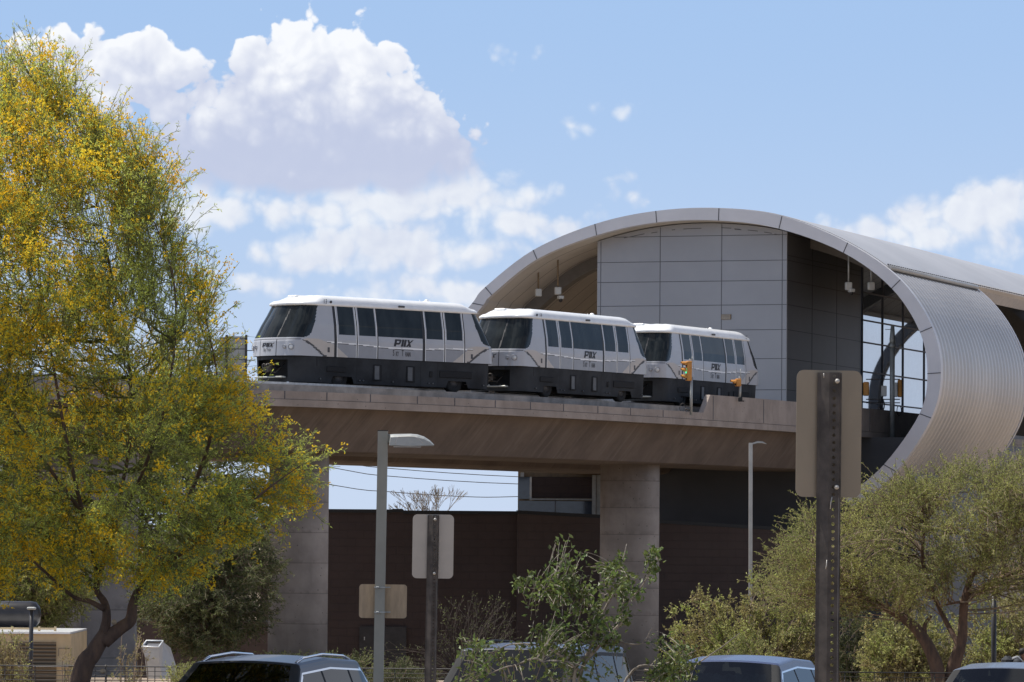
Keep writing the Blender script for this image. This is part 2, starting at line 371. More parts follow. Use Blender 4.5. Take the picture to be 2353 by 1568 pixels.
# ------------------------------------------------------------------ mesh helpers
def wloc(o):
    v = Vector((0, 0, 0))
    while o is not None:
        v += o.location; o = o.parent
    return v
class MB:
    def __init__(s): s.v = []; s.f = []; s.m = []; s.sm = []; s.base = 0
    def add(s, vs, fs, mi=0, smooth=False):
        b = len(s.v); s.v += [tuple(q) for q in vs]
        for f in fs: s.f.append([b+i for i in f]); s.m.append(mi); s.sm.append(smooth)
        return s
    def box(s, c, size, rz=0.0, mi=0, rot=None, taper=None):
        hx, hy, hz = size[0]/2, size[1]/2, size[2]/2
        R = rot if rot is not None else Matrix.Rotation(rz, 3, 'Z')
        pts = []
        for z in (-1, 1):
            k = 1.0 if (z < 0 or taper is None) else taper
            for x, y in ((-1, -1), (1, -1), (1, 1), (-1, 1)): pts.append(Vector(c)+R@Vector((x*hx*k, y*hy*k, z*hz)))
        return s.add(pts, [(3, 2, 1, 0), (4, 5, 6, 7), (0, 1, 5, 4), (1, 2, 6, 5), (2, 3, 7, 6), (3, 0, 4, 7)], mi)
    def bbox(s, c, size, rz=0.0, bev=0.02, mi=0, rot=None):
        """box with chamfered edges"""
        R = rot if rot is not None else Matrix.Rotation(rz, 3, 'Z')
        bm_ = []; hx, hy, hz = [q/2 for q in size]; b = min(bev, hx*.9, hy*.9, hz*.9)
        rings = []
        for z, i in ((-hz, b), (-hz+b, 0), (hz-b, 0), (hz, b)):
            x, y = hx-i, hy-i; k = b
            rings.append([(x-k, -y, z), (x, -y+k, z), (x, y-k, z), (x-k, y, z), (-x+k, y, z), (-x, y-k, z), (-x, -y+k, z), (-x+k, -y, z)])
        vs = [Vector(c)+R@Vector(p) for r in rings for p in r]; fs = []
        for r in range(3):
            for i in range(8): a = r*8+i; q = r*8+(i+1) % 8; fs.append((a, q, q+8, a+8))
        fs.append(tuple(range(7, -1, -1))); fs.append(tuple(range(24, 32)))
        return s.add(vs, fs, mi)
    def tube(s, pts, rad, n=8, mi=0, cap=True, smooth=True, sq=False):
        pts = [Vector(p) for p in pts]
        if not hasattr(rad, '__len__'): rad = [rad]*len(pts)
        vs = []; prev = None
        for i, p in enumerate(pts):
            t = (pts[min(i+1, len(pts)-1)]-pts[max(i-1, 0)])
            t = t.normalized() if t.length > 1e-9 else Vector((0, 0, 1))
            if prev is None:
                a = t.cross(Vector((0, 0, 1))); a = a if a.length > 0.05 else t.cross(Vector((1, 0, 0))); a.normalize()
            else:
                a = prev-t*prev.dot(t); a.normalize()
            prev = a; c = t.cross(a)
            for k in range(n):
                th = 2*math.pi*(k+(0.5 if sq else 0))/n
                vs.append(p+(a*math.cos(th)+c*math.sin(th))*rad[i])
        fs = []
        for i in range(len(pts)-1):
            for k in range(n):
                fs.append((i*n+k, i*n+(k+1) % n, (i+1)*n+(k+1) % n, (i+1)*n+k))
        s.add(vs, fs, mi, smooth)
        if cap: s.add([vs[k] for k in range(n)], [tuple(range(n-1, -1, -1))], mi); s.add(vs[-n:], [tuple(range(n))], mi)
        return s
    def cyl(s, a, b, r, n=16, mi=0, r2=None): return s.tube([a, b], [r, r if r2 is None else r2], n, mi)
    def lathe(s, c, prof, n=20, mi=0, axis='Z', rot=None):
        R = rot if rot is not None else Matrix.Identity(3)
        vs = []; fs = []
        for r, z in prof:
            for k in range(n): th = 2*math.pi*k/n; vs.append(Vector(c)+R@Vector((r*math.cos(th), r*math.sin(th), z)))
        for i in range(len(prof)-1):
            for k in range(n): fs.append((i*n+k, i*n+(k+1) % n, (i+1)*n+(k+1) % n, (i+1)*n+k))
        return s.add(vs, fs, mi, True)
    def prism(s, poly, off, mi=0):
        """closed polygon (3D points) extruded by the vector off"""
        n = len(poly); off = Vector(off); vs = [Vector(p) for p in poly]+[Vector(p)+off for p in poly]
        return s.add(vs, [tuple(range(n-1, -1, -1)), tuple(range(n, 2*n))]+[(i, (i+1) % n, n+(i+1) % n, n+i) for i in range(n)], mi)
    def sweep(s, rails, mi=0, closed=True, smooth=False, caps=True):
        """rails: list of cross-sections (lists of points of equal length)"""
        n = len(rails[0]); vs = [p for r in rails for p in r]; fs = []
        for i in range(len(rails)-1):
            for k in range(n if closed else n-1):
                fs.append((i*n+k, i*n+(k+1) % n, (i+1)*n+(k+1) % n, (i+1)*n+k))
        s.add(vs, fs, mi, smooth)
        if caps and closed: s.add(rails[0], [tuple(range(n-1, -1, -1))], mi); s.add(rails[-1], [tuple(range(n))], mi)
        return s
    def build(s, name, mats, parent=None, local=False, label=None, recalc=True):
        me = bpy.data.meshes.new(name)
        o0 = Vector((0, 0, 0)) if (local or parent is None) else wloc(parent)
        me.from_pydata([(v[0]-o0.x, v[1]-o0.y, v[2]-o0.z) for v in s.v], [], s.f)
        if isinstance(mats, str): mats = [mats]
        for q in mats: me.materials.append(MATS[q])
        me.polygons.foreach_set('material_index', s.m); me.polygons.foreach_set('use_smooth', s.sm)
        if recalc:
            import bmesh
            bm = bmesh.new(); bm.from_mesh(me); bmesh.ops.remove_doubles(bm, verts=bm.verts, dist=1e-5)
            bmesh.ops.recalc_face_normals(bm, faces=bm.faces); bm.to_mesh(me); bm.free()
        me.update()
        o = bpy.data.objects.new(name, me); col.objects.link(o)
        if parent is not None: o.parent = parent
        if label: o['label'] = label
        return o
def npmesh(name, V_, F_, matname, parent=None, local=False, smooth=False):
    """numpy vertex (n,3) and face (m,k) arrays -> mesh object"""
    V_ = np.asarray(V_, dtype=np.float32); F_ = np.asarray(F_, dtype=np.int32)
    if parent is not None and not local:
        V_ = V_-np.array(wloc(parent), dtype=np.float32)
    me = bpy.data.meshes.new(name); me.vertices.add(len(V_)); me.vertices.foreach_set('co', V_.ravel())
    k = F_.shape[1]; me.loops.add(F_.size); me.loops.foreach_set('vertex_index', F_.ravel())
    me.polygons.add(len(F_)); me.polygons.foreach_set('loop_start', np.arange(0, F_.size, k, dtype=np.int32))
    me.polygons.foreach_set('loop_total', np.full(len(F_), k, dtype=np.int32))
    me.polygons.foreach_set('use_smooth', np.full(len(F_), smooth))
    me.materials.append(MATS[matname]); me.update(calc_edges=True)
    o = bpy.data.objects.new(name, me); col.objects.link(o)
    if parent is not None: o.parent = parent
    return o
def thing(name, label, cat, loc=(0, 0, 0), rz=0.0, group=None):
    o = bpy.data.objects.new(name, None); col.objects.link(o); o.location = loc; o.rotation_euler = (0, 0, rz)
    o.empty_display_size = 0.3
    return tag(o, label, cat, group)
def tag(o, label=None, cat=None, group=None, kind=None):
    if label: o['label'] = label
    if cat: o['category'] = cat
    if group: o['group'] = group
    if kind: o['kind'] = kind
    return o
def copy_tree(o, parent=None):
    c = o.copy(); col.objects.link(c); c.parent = parent
    for ch in list(o.children): copy_tree(ch, c)
    return c
def catmull(pts, per=8):
    pts = [Vector(p) for p in pts]; P_ = [pts[0]*2-pts[1]]+pts+[pts[-1]*2-pts[-2]]; o = []
    for i in range(1, len(P_)-2):
        a, b_, c, d = P_[i-1:i+3]
        for k in range(per):
            t = k/per
            o.append(0.5*((2*b_)+(c-a)*t+(2*a-5*b_+4*c-d)*t*t+(3*b_-a-3*c+d)*t**3))
    o.append(pts[-1]); return o
def text_mesh(txt, size, sx=1.0, shear=0.0, name='lettering', bold=0.0):
    cu = bpy.data.curves.new('tmp', 'FONT'); cu.body = txt; cu.size = size; cu.shear = shear; cu.align_x = 'CENTER'; cu.align_y = 'CENTER'
    cu.offset = bold; cu.resolution_u = 3
    ob = bpy.data.objects.new('tmp', cu); col.objects.link(ob)
    dg = bpy.context.evaluated_depsgraph_get(); me = bpy.data.meshes.new_from_object(ob.evaluated_get(dg))
    v = [(q.co.x*sx, q.co.y) for q in me.vertices]; f = [tuple(p.vertices) for p in me.polygons]
    bpy.data.objects.remove(ob); bpy.data.curves.remove(cu); bpy.data.meshes.remove(me)
    return v, f
def ground_z(Y):
    return float(np.interp(Y, [0, 36, 48, 62, 75, 95, 120, 150, 180, 200, 400], [3.0, 3.0, 1.9, 1.75, 1.45, 0.9, 0.4, 0.0, -1.2, -2.2, -2.2]))
# ------------------------------------------------------------------ ground
ys = [-400, 0, 36, 42, 48, 55, 62, 70, 75, 85, 95, 108, 120, 135, 150, 165, 180, 190, 200, 400, 1000, 6000]
xs = [-3000, -600, -200, -80, -40, -20, 0, 20, 40, 80, 200, 600, 3000]
g = MB(); n = len(xs)
g.add([(x, y, ground_z(y)) for y in ys for x in xs], [(j*n+i, j*n+i+1, (j+1)*n+i+1, (j+1)*n+i) for j in range(len(ys)-1) for i in range(n-1)], 0, True)
tag(g.build('ground', 'dirt'), kind='structure')
g = MB(); yy = [38, 42, 48, 55, 62, 70]
g.add([(x, y, ground_z(y)+0.004) for y in yy for x in (-40, 40)], [(2*i, 2*i+1, 2*i+3, 2*i+2) for i in range(len(yy)-1)])
tag(g.build('parking_lot', 'asphalt'), kind='structure')

# ------------------------------------------------------------------ guideway
E_ = [(-60, 133.5), (-38, 150.5), (-24, 161.2), (-16, 167.6), (-10.75, 171.9), (-7.44, 175.0), (-2.65, 180.8), (2.2, 188.3), (7.13, 197.3), (9.6, 202.2), (12.2, 207.6), (15.0, 214.2), (17.5, 220.0), (20.2, 226.8), (27.0, 245.5), (36.0, 270.0)]
path = catmull([(x, y, 0) for x, y in E_], 8)
nrm = []
for i, p in enumerate(path):
    t = (path[min(i+1, len(path)-1)]-path[max(i-1, 0)]).normalized(); nrm.append(Vector((-t.y, t.x, 0)))
def gw(i, o, h): q = path[i]+nrm[i]*o; return Vector((q.x, q.y, EYE+h))
def at_u(u):                            # parameter on the edge path seen at picture column u
    best = min(range(len(path)), key=lambda i: abs(path[i].x/path[i].y-(u-1176.5)/FPX)); return best
def edge_pt(u, o=0.0, h=5.45):
    k = (u-1176.5)/FPX
    for i in range(len(path)-1):
        a, b_ = gw(i, o, h), gw(i+1, o, h)
        fa, fb = a.x-k*a.y, b_.x-k*b_.y
        if fa*fb <= 0 and fa != fb:
            t = fa/(fa-fb); d = (b_-a).normalized(); return a+(b_-a)*t, d
    return gw(len(path)//2, o, h), Vector((1, 0, 0))
gt = thing('elevated_guideway', 'tan concrete train viaduct on thick columns, crossing the picture into the station', 'viaduct', (0, 190, 0))
R_ = range(len(path))
def swept(name, prof, m, parent=gt, rng=R_):
    b = MB(); b.sweep([[gw(i, o, h) for o, h in prof] for i in rng]); return b.build(name, m, parent)
swept('deck', [(0.02, 4.85), (0.02, 5.05), (0.30, 5.10), (0.95, 5.14), (0.95, 5.75), (7.5, 5.75), (7.5, 5.2), (8.6, 5.2), (8.6, 5.75), (16.2, 5.75), (16.2, 5.14), (17.3, 5.14), (17.3, 4.85)], 'concrete')
swept('parapet', [(-0.02, 5.125), (-0.02, 5.45), (0.28, 5.45), (0.28, 5.125)], 'parapet_concrete')
swept('edge_beam', [(-0.06, 4.83), (-0.06, 5.11), (0.26, 5.11), (0.26, 4.83)], 'parapet_concrete')
swept('parapet', [(17.05, 4.85), (17.05, 5.9), (17.32, 5.9), (17.32, 4.85)], 'parapet_concrete')
swept('girder', [(0.85, 4.845), (2.0, 3.14), (2.3, 3.07), (6.4, 3.07), (6.7, 3.14), (7.6, 4.845)], 'concrete_web')
swept('girder', [(9.6, 4.845), (10.8, 3.0), (11.1, 2.92), (15.7, 2.92), (16.0, 3.0), (16.9, 4.845)], 'concrete_web')
# power rails and guide beam on the running surface
b = MB(); b.sweep([[gw(i, o, h) for o, h in [(2.9, 5.75), (2.9, 5.93), (3.05, 5.93), (3.05, 5.75)]] for i in R_]); b.build('guide_rail', 'steel', gt)
# joints of the parapet
for u in (560, 655, 752, 852, 960, 1046, 1139, 1220, 1296, 1375, 1450, 1525):
    p, d = edge_pt(u, -0.023, 5.29); b = MB(); b.box(p, (0.04, 0.03, 0.31), math.atan2(d.y, d.x)); b.build('expansion_joint', 'dark_joint', gt)
# raised parapet wall towards the station
i0 = at_u(1620); rng = [i for i in R_ if i >= i0][:40]
ra = []
for k, i in enumerate(rng): ra.append([gw(i, o, h) for o, h in [(-0.03, 5.13), (-0.03, 6.30), (0.22, 6.30), (0.22, 5.13)]])
pA, dA = edge_pt(1612, -0.03, 5.13); pB, dB = edge_pt(1633, -0.03, 6.30)
first = [pA, pB, pB+nrm[i0]*0.25, pA+nrm[i0]*0.25]
ra = [first]+[r for r in ra if r[0].x > pB.x+0.2]
b = MB(); b.sweep(ra); b.build('parapet_wall', 'parapet_concrete', gt)
for u in (1640, 1756, 1870, 2000):
    p, d = edge_pt(u, -0.034, 5.7); b = MB(); b.box(p, (0.035, 0.03, 1.1), math.atan2(d.y, d.x)); b.build('expansion_joint', 'dark_joint', gt)
# columns: oblong section, long side across the track
def column(u, top=3.07, o=4.3, L=2.95, W=1.5, name='column', m='column_concrete', Y=None, sq=2.3):
    p, d = edge_pt(u, o, 0); ang = math.atan2(d.y, d.x)
    zb = ground_z(p.y)-0.3; vs = []
    for z in (zb, EYE+top+0.02):
        r = []
        for k in range(40):
            th = 2*math.pi*k/40; c_, s_ = math.cos(th), math.sin(th)
            x = W/2*math.copysign(abs(c_)**(2/sq), c_); y = L/2*math.copysign(abs(s_)**(2/sq), s_)
            r.append((p.x+x*math.cos(ang)-y*math.sin(ang), p.y+x*math.sin(ang)+y*math.cos(ang), z))
        vs.append(r)
    b = MB(); b.sweep(vs, smooth=True); return b.build(name, m, gt)
column(690); column(1450, L=2.8, W=1.75, sq=2.8); column(690-560); column(2150)
p, d = edge_pt(241, 4.3, 0)
b = MB(); b.bbox((p.x, p.y, (EYE+3.05+ground_z(p.y)-0.3)/2), (2.72, 2.2, EYE+3.05-ground_z(p.y)+0.3), 0.12, 0.10); b.build('column', 'grey_concrete', gt, label='flat faced square grey column at the left')
b = MB()
p1 = p+Vector((-1.12, -1.24, 0)); b.box((p1.x, p1.y, 3.5), (0.03, 0.02, 9.4), 0.12); b.build('form_joint', 'dark_joint', gt)

# ------------------------------------------------------------------ station
A = Vector((math.sin(math.radians(20)), math.cos(math.radians(20)), 0)); Ev = Vector((A.y, -A.x, 0)); Zv = Vector((0, 0, 1))
C0 = at(1806, 1000, 222.0); C0.z = 0                        # right front corner of the white panel box
BOXL = 1.7
P0 = C0-A*BOXL                                                # plane of the ring face
def rp(u, v): q = on_plane(u, v, P0, A); return Vector(((q-P0).dot(Ev), q.z))
outer_px = [(985, 1040), (972, 940), (985, 850), (1028, 765), (1085, 697), (1115, 660), (1225, 575), (1367, 515), (1507, 485), (1652, 479), (1797, 497), (1948, 558), (2069, 643), (2142, 752), (2162, 857), (2140, 961), (2059, 1084), (1960, 1170)]
inner_px = [(1020, 1040), (1006, 940), (1018, 850), (1058, 770), (1110, 702), (1130, 678), (1234, 596), (1371, 541), (1509, 511.5), (1651, 507), (1790, 526), (1938, 581), (2049, 663), (2114, 764), (2131, 859), (2113, 951), (2031, 1068), (1940, 1145)]
PER = 6
outer = catmull([(*rp(*q), 0) for q in outer_px], PER); inner = catmull([(*rp(*q), 0) for q in inner_px], PER)
def W3(q, L): return P0+Ev*q.x+A*L+Zv*q.y
st = thing('station_building', 'silver grey barrel vaulted train station with a pale panelled end wall behind the train', 'station', (P0.x, P0.y, 0))
N = len(outer)
b = MB()
b.sweep([[W3(outer[i], 0), W3(outer[i], 0.45), W3(inner[i], 0.45), W3(inner[i], 0)] for i in range(N)])
b.build('end_fascia', 'ring_panel', st)
for px, pi in zip(outer_px[4:], inner_px[4:]):
    a, c = W3(Vector(rp(*px)), -0.006), W3(Vector(rp(*pi)), -0.006); t = (c-a).normalized(); s_ = t.cross(A).normalized()*0.022
    b = MB(); b.prism([a-s_, a+s_, c+s_, c-s_], A*-0.01); b.build('fascia_joint', 'dark_joint', st)
iG = 11*PER+4                                                 # profile index of the gutter
def shell(name, rng, L0, L1, m, off=-0.02, th=0.30, dL=2.0, parent=st):
    b = MB(); nL = max(1, int((L1-L0)/dL))
    rails = []
    for k in range(nL+1):
        L = L0+(L1-L0)*k/nL; top = []; bot = []
        for i in rng:
            t = outer[min(i+1, N-1)]-outer[max(i-1, 0)]; t.normalize(); nn = Vector((-t.y, t.x, 0))
            top.append(W3(outer[i]+nn*off, L)); bot.append(W3(outer[i]+nn*(off-th), L))
        rails.append(top+bot[::-1])
    b.sweep(rails, smooth=False); return b.build(name, m, parent)
shell('upper_roof', range(0, iG+1), 0.46, 76, 'roof_metal', off=0.05, th=0.22)
shell('side_shell', range(iG, N), 0.46, 18.7, 'roof_ribbed', off=-0.10, th=0.25, dL=0.6)
# corrugation of the side shell: raised ribs
b = MB(); k = 0; L = 0.7
while L < 18.6:
    rl = []
    for i in range(iG+1, N):
        t = outer[min(i+1, N-1)]-outer[max(i-1, 0)]; t.normalize(); nn = Vector((-t.y, t.x, 0))
        q0, q1 = outer[i]+nn*-0.11, outer[i]+nn*0.02
        rl.append([W3(q0, L), W3(q1, L+0.10), W3(q1, L+0.30), W3(q0, L+0.40)])
    b.sweep(rl, caps=True); L += 0.72
b.build('shell_rib', 'roof_metal', st)
# trailing edge trim of the side shell, gutter and standing seam cleats
b = MB(); b.sweep([[W3(outer[i], 18.7), W3(outer[i], 18.95), W3(outer[i]+(inner[i]-outer[i])*0.45, 18.95), W3(outer[i]+(inner[i]-outer[i])*0.45, 18.7)] for i in range(iG, N)]); b.build('shell_edge', 'ring_panel', st)
q = outer[iG]; b = MB(); c_ = W3(q, 0.5); d_ = W3(q, 18.7)
t = (outer[iG+1]-outer[iG-1]).normalized(); nn = Vector((-t.y, t.x, 0)); q1 = q+t*0.10+nn*0.03
b.tube([W3(q1, 0.5), W3(q1, 18.8)], 0.12, 10); b.build('gutter', 'galv_pale', st)
b = MB(); L = 0.8
while L < 60:
    b.box(W3(q-t*0.10+nn*0.07, L), (0.07, 0.10, 0.10), -math.radians(20)); L += 0.42
tag(b.build('seam_cleats', 'dark_joint', st), kind='stuff')
b = MB()
b.sweep([[W3(outer[iG]+nn*0.06-t*0.02, L), W3(outer[iG]+nn*-0.75+t*0.05, L), W3(outer[iG]+nn*-0.75-t*0.3, L), W3(outer[iG]+nn*0.06-t*0.3, L)] for L in (19, 76)]); b.build('eave', 'soffit', st)
# inner lining
def lining(name, rng, L0, L1, m, k=0.0, th=0.08):
    b = MB(); rails = []
    for L in (L0, L1):
        top = [W3(inner[i], L) for i in rng]; cen = Vector((sum(q.x for q in inner)/N, sum(q.y for q in inner)/N, 0))
        bot = [W3(inner[i]+(outer[i]-inner[i])*0.12, L) for i in rng]; rails.append(top+bot[::-1])
    b.sweep(rails); return b.build(name, m, st)
lining('soffit', range(0, iG+1), 0.46, 76, 'soffit_boards'); lining('soffit', range(iG+1, N), 0.46, 18.6, 'dark_panel')
for L in (6.0, 18.0, 32.0, 46.0):
    b = MB(); rl = []
    for i in range(2, N-1):
        t = inner[min(i+1, N-1)]-inner[max(i-1, 0)]; t.normalize(); nn = Vector((-t.y, t.x, 0))
        q0, q1 = inner[i]+nn*-0.01, inner[i]+nn*-0.62
        rl.append([W3(q0, L), W3(q0, L+0.8), W3(q1, L+0.8), W3(q1, L)])
    b.sweep(rl); b.build('arch_rib', 'rib_paint' if L < 7 else 'dark_panel', st)
b = MB(); pts = [W3(inner[i], 75.5) for i in range(N)]; b.prism(pts, A*0.3); b.build('rear_wall', 'dark_panel', st)
# panel box with an arched top
WL = rp(1372, 900).x; WR = 0.0
zb = EYE+5.70
def box_top(s, L_):
    best = None
    for i in range(N-1):
        a, c = inner[i], inner[i+1]
        if (a.x-s)*(c.x-s) <= 0 and a.x != c.x and max(a.y, c.y) > EYE+8: 
            t = (s-a.x)/(c.x-a.x); best = a.y+(c.y-a.y)*t
    return best-0.05
# box side edges measured on the box plane
sL = (on_plane(1372, 700, C0, A)-C0).dot(Ev); ss = [sL*(1-k/24) for k in range(25)]
front = [C0+Ev*s+Zv*box_top(s, 0) for s in ss]
b = MB(); poly = [C0+Ev*0+Zv*zb, C0+Ev*sL+Zv*zb]+front; b.prism(poly, A*0.12); b.build('end_wall', 'metal_panel', st)
b = MB()
def zat(v, u=1516): return on_plane(u, v, C0, A).z
hz_ = [zat(v) for v in (544, 602, 648, 703, 760, 826, 897)]
for z in hz_:
    xs_ = [s for s in np.linspace(sL, 0, 60) if box_top(s, 0) > z+0.02]
    b.box(C0+Ev*((xs_[0]+xs_[-1])/2)+Zv*z-A*0.004, (abs(xs_[-1]-xs_[0]), 0.012, 0.03), -math.radians(20))
for u in (1379.7, 1516, 1657.5, 1796.8):
    s = (on_plane(u, 750, C0, A)-C0).dot(Ev); zt = box_top(s, 0)
    b.box(C0+Ev*s+Zv*((zb+zt)/2-0.01)-A*0.005, (0.03, 0.014, zt-zb-0.06), -math.radians(20))
b.build('panel_joint', 'dark_joint', st)
rr = random.Random(3)
for k in range(13):                                            # worn flashing marks under the arch
    s = sL*rr.uniform(0.04, 0.96); zt = box_top(s, 0)-0.22-rr.random()*0.05; w = rr.uniform(0.15, 0.6)
    sl = (box_top(s+0.3, 0)-box_top(s-0.3, 0))/0.6
    R = Matrix.Rotation(-math.radians(20), 3, 'Z')@Matrix.Rotation(-math.atan(sl), 3, 'Y')
    b = MB(); b.box(C0+Ev*s+Zv*zt-A*0.004, (w, 0.012, 0.035), rot=R); b.build('flashing_mark', 'dark_joint', st)
b = MB(); p = on_plane(1669, 728.5, C0, A)-A*0.03
b.box(p, (0.52, 0.06, 0.26), -math.radians(20)); vt = b.build('wall_vent', 'tan_dark', st)
b = MB()
for k in range(4): b.box(p-A*0.035+Zv*(-0.09+k*0.06), (0.46, 0.02, 0.02), -math.radians(20))
b.build('slat', 'grey_box', vt)
# side walls of the box; dark panels, then glazing
GL0, GL1 = 14.3, 30.0
def sidewall(name, s, L0, L1, z0, z1, m, th=0.12):
    b = MB(); b.prism([C0+Ev*s+A*L0+Zv*z0, C0+Ev*s+A*L1+Zv*z0, C0+Ev*s+A*L1+Zv*z1, C0+Ev*s+A*L0+Zv*z1], Ev*-th); return b.build(name, m, st)
zt = box_top(0, 0)
sidewall('side_wall', 0.0, 0.13, GL0, zb, zt, 'dark_panel'); sidewall('side_wall', sL+0.12, 0.13, GL1, zb, box_top(sL, 0), 'soffit')
b = MB()
for z in hz_+[zt-1.2]:
    if z < zt: b.box(C0+A*(GL0/2)+Zv*z+Ev*0.004, (0.012, GL0-0.4, 0.03), -math.radians(20))
for L in (4.7, 9.4): b.box(C0+A*L+Zv*((zb+zt)/2)+Ev*0.004, (0.012, 0.03, zt-zb), -math.radians(20))
b.build('panel_joint', 'black', st)
sidewall('glass_wall', 0.02, GL0+0.01, GL1, EYE+6.5, zt, 'station_glass', 0.05)
sidewall('glass_wall', 0.02, GL0+0.01, GL1, zb, EYE+6.49, 'dark_panel', 0.05)
b = MB()
for z in (EYE+7.06, EYE+8.7, EYE+10.3, EYE+11.5, EYE+13.0): b.box(C0+A*((GL0+GL1)/2)+Zv*z+Ev*0.05, (0.08, GL1-GL0, 0.07), -math.radians(20))
for L in (14.4, 18.6, 23.0, 27.7): b.box(C0+A*L+Zv*((EYE+6.5+zt)/2)+Ev*0.045, (0.07, 0.07, zt-EYE-6.5), -math.radians(20))
b.build('mullion', 'dark_joint', st)
b = MB(); b.prism([C0+Ev*0+A*GL1+Zv*zb, C0+Ev*sL+A*GL1+Zv*zb, C0+Ev*sL+A*GL1+Zv*zt, C0+Ev*0+A*GL1+Zv*zt], A*0.2); b.build('inner_wall', 'dark_panel', st)
# lower storey under the tracks and a podium to the right
b = MB(); q0 = P0-Ev*9.6+A*3.2; q1 = P0+Ev*6.2+A*3.2
b.prism([q0+Zv*-1.5, q1+Zv*-1.5, q1+Zv*(EYE+4.84), q0+Zv*(EYE+4.84)], A*30); b.build('lower_wall', 'dark_panel', st)
b = MB(); q0 = at(2292, 1200, 214); q1 = at(2560, 1200, 211)
b.prism([Vector((q0.x, q0.y, -1.4)), Vector((q1.x, q1.y, -1.4)), Vector((q1.x, q1.y, EYE+4.0)), Vector((q0.x, q0.y, EYE+4.0))], (1, 2.5, 0)); b.build('podium', 'grey_concrete', st)

# things that hang in the vault
def hanging_camera(u, v0, v1, vb, L, label, cam_side=1, mm='galv', withcam=True):
    top = on_plane(u, v0, P0+A*L, A); bot = on_plane(u, v1, P0+A*L, A); low = on_plane(u, vb, P0+A*L, A)
    t = thing('surveillance_camera', label, 'security camera', top, 0, 'cameras hanging in the station vault')
    b = MB(); b.tube([top+Zv*0.1, bot], 0.045, 8); b.box(top+Zv*0.02, (0.4, 0.3, 0.05)); b.build('mast', 'tan_dark' if u < 1400 else 'galv', t)
    b = MB(); b.bbox(bot-Zv*0.2, (0.34, 0.25, 0.40), 0.2, 0.03); b.build('junction_box', mm, t)
    if withcam:
        b = MB(); b.bbox(low+Vector((0.14*cam_side, -0.05, 0)), (0.28, 0.34, 0.18), 0.35, 0.03); c = b.build('camera_housing', mm, t)
        b = MB(); b.lathe(low+Vector((0.14*cam_side, -0.1, -0.09)), [(0.11, 0.02), (0.11, -0.05), (0.08, -0.13), (0.01, -0.16)], 12); b.build('dome', 'black_satin', c)
    return t
hanging_camera(1237, 618, 664, 690, 2.6, 'left camera of the pair hanging left of the pale end wall, thin mast', 1, 'grey_box', False)
hanging_camera(1282, 590, 660, 684, 2.6, 'ceiling camera on the mast nearest the pale end wall, left side', 1, 'grey_box')
hanging_camera(1950, 575, 649, 668, 3.0, 'white ceiling camera with hood, left one over the glass wall', 1, 'grey_box')
hanging_camera(2002, 612, 649, 668, 3.0, 'white ceiling box camera nearest the right curve of the arch', 1, 'grey_box', False)

# ------------------------------------------------------------------ walls and buildings under the tracks
def slab(name, pts_top, zbot, m, thick, parent=None, h=None):
    """upright wall through picture points (u, v, Y) of its top edge"""
    tp = [at(*q) for q in pts_top]; b = MB(); rails = []
    for i, p in enumerate(tp):
        a = tp[max(i-1, 0)]; c = tp[min(i+1, len(tp)-1)]; d = Vector((c.x-a.x, c.y-a.y, 0)).normalized(); nn = Vector((-d.y, d.x, 0))*thick
        z_ = zbot if h is None else p.z-h
        rails.append([Vector((p.x, p.y, z_)), p, p+nn, Vector((p.x, p.y, z_))+nn])
    b.sweep(rails); return b.build(name, m, parent)
bw = thing('brick_wall_building', 'dark brown block building with a small door, behind the first round column', 'building', (0, 212, -1.3))
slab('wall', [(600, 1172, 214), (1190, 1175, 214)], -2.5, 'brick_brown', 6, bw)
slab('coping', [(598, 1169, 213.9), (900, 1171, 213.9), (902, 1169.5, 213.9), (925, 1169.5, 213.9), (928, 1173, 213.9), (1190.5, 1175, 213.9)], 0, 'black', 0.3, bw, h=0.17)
b = MB(); p = at(880, 1440, 213.92); q = at(826, 1440, 213.92); r = at(934, 1440, 213.92)
b.box((p.x, p.y, (p.z-1.5)/2), (r.x-q.x, 0.06, p.z+1.5)); dd = b.build('door', 'black_satin', bw)
b = MB(); b.box((q.x+0.25, 213.86, -0.2), (0.05, 0.08, 0.16)); b.build('handle', 'steel', dd)
bl = thing('brick_wall', 'lighter brown block wall with sloping top, behind the second column', 'wall', (4, 216, -1.3))
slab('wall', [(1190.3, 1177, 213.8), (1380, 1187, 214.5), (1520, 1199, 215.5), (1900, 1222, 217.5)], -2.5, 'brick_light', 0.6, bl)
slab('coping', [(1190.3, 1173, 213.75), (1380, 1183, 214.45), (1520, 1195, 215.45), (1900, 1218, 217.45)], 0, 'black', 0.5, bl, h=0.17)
b = MB(); b2 = MB()
gb = thing('glazed_building', 'small upper building with blue glass strips seen between the sky gap and second column', 'building', (3, 228, -1.3))
def pan(u0, v0, u1, v1, Y, m, name, d=0.1, parent=gb):
    a, c = at(u0, v0, Y), at(u1, v1, Y); b = MB(); b.box(((a.x+c.x)/2, Y+d/2, (a.z+c.z)/2), (c.x-a.x, d, a.z-c.z)); return b.build(name, m, parent)
pan(1191, 1060, 1396, 1260, 227.6, 'tan_dark', 'wall', 6)
pan(1222, 1096, 1360, 1145, 227.3, 'brick_brown', 'upper_panel', 0.2)
w1 = pan(1191.5, 1096, 1220, 1147, 227.4, 'blue_glass', 'window', 0.05)
w2 = pan(1191.5, 1151, 1360, 1190, 227.4, 'blue_glass', 'window', 0.05)
pan(1217.5, 1096, 1221.5, 1150, 227.25, 'grey_box', 'frame', 0.12, w1)
pan(1217.5, 1145.5, 1361, 1150, 227.2, 'galv', 'frame', 0.12, w2); pan(1275, 1150.5, 1277, 1190, 227.3, 'dark_joint', 'frame', 0.12, w2)
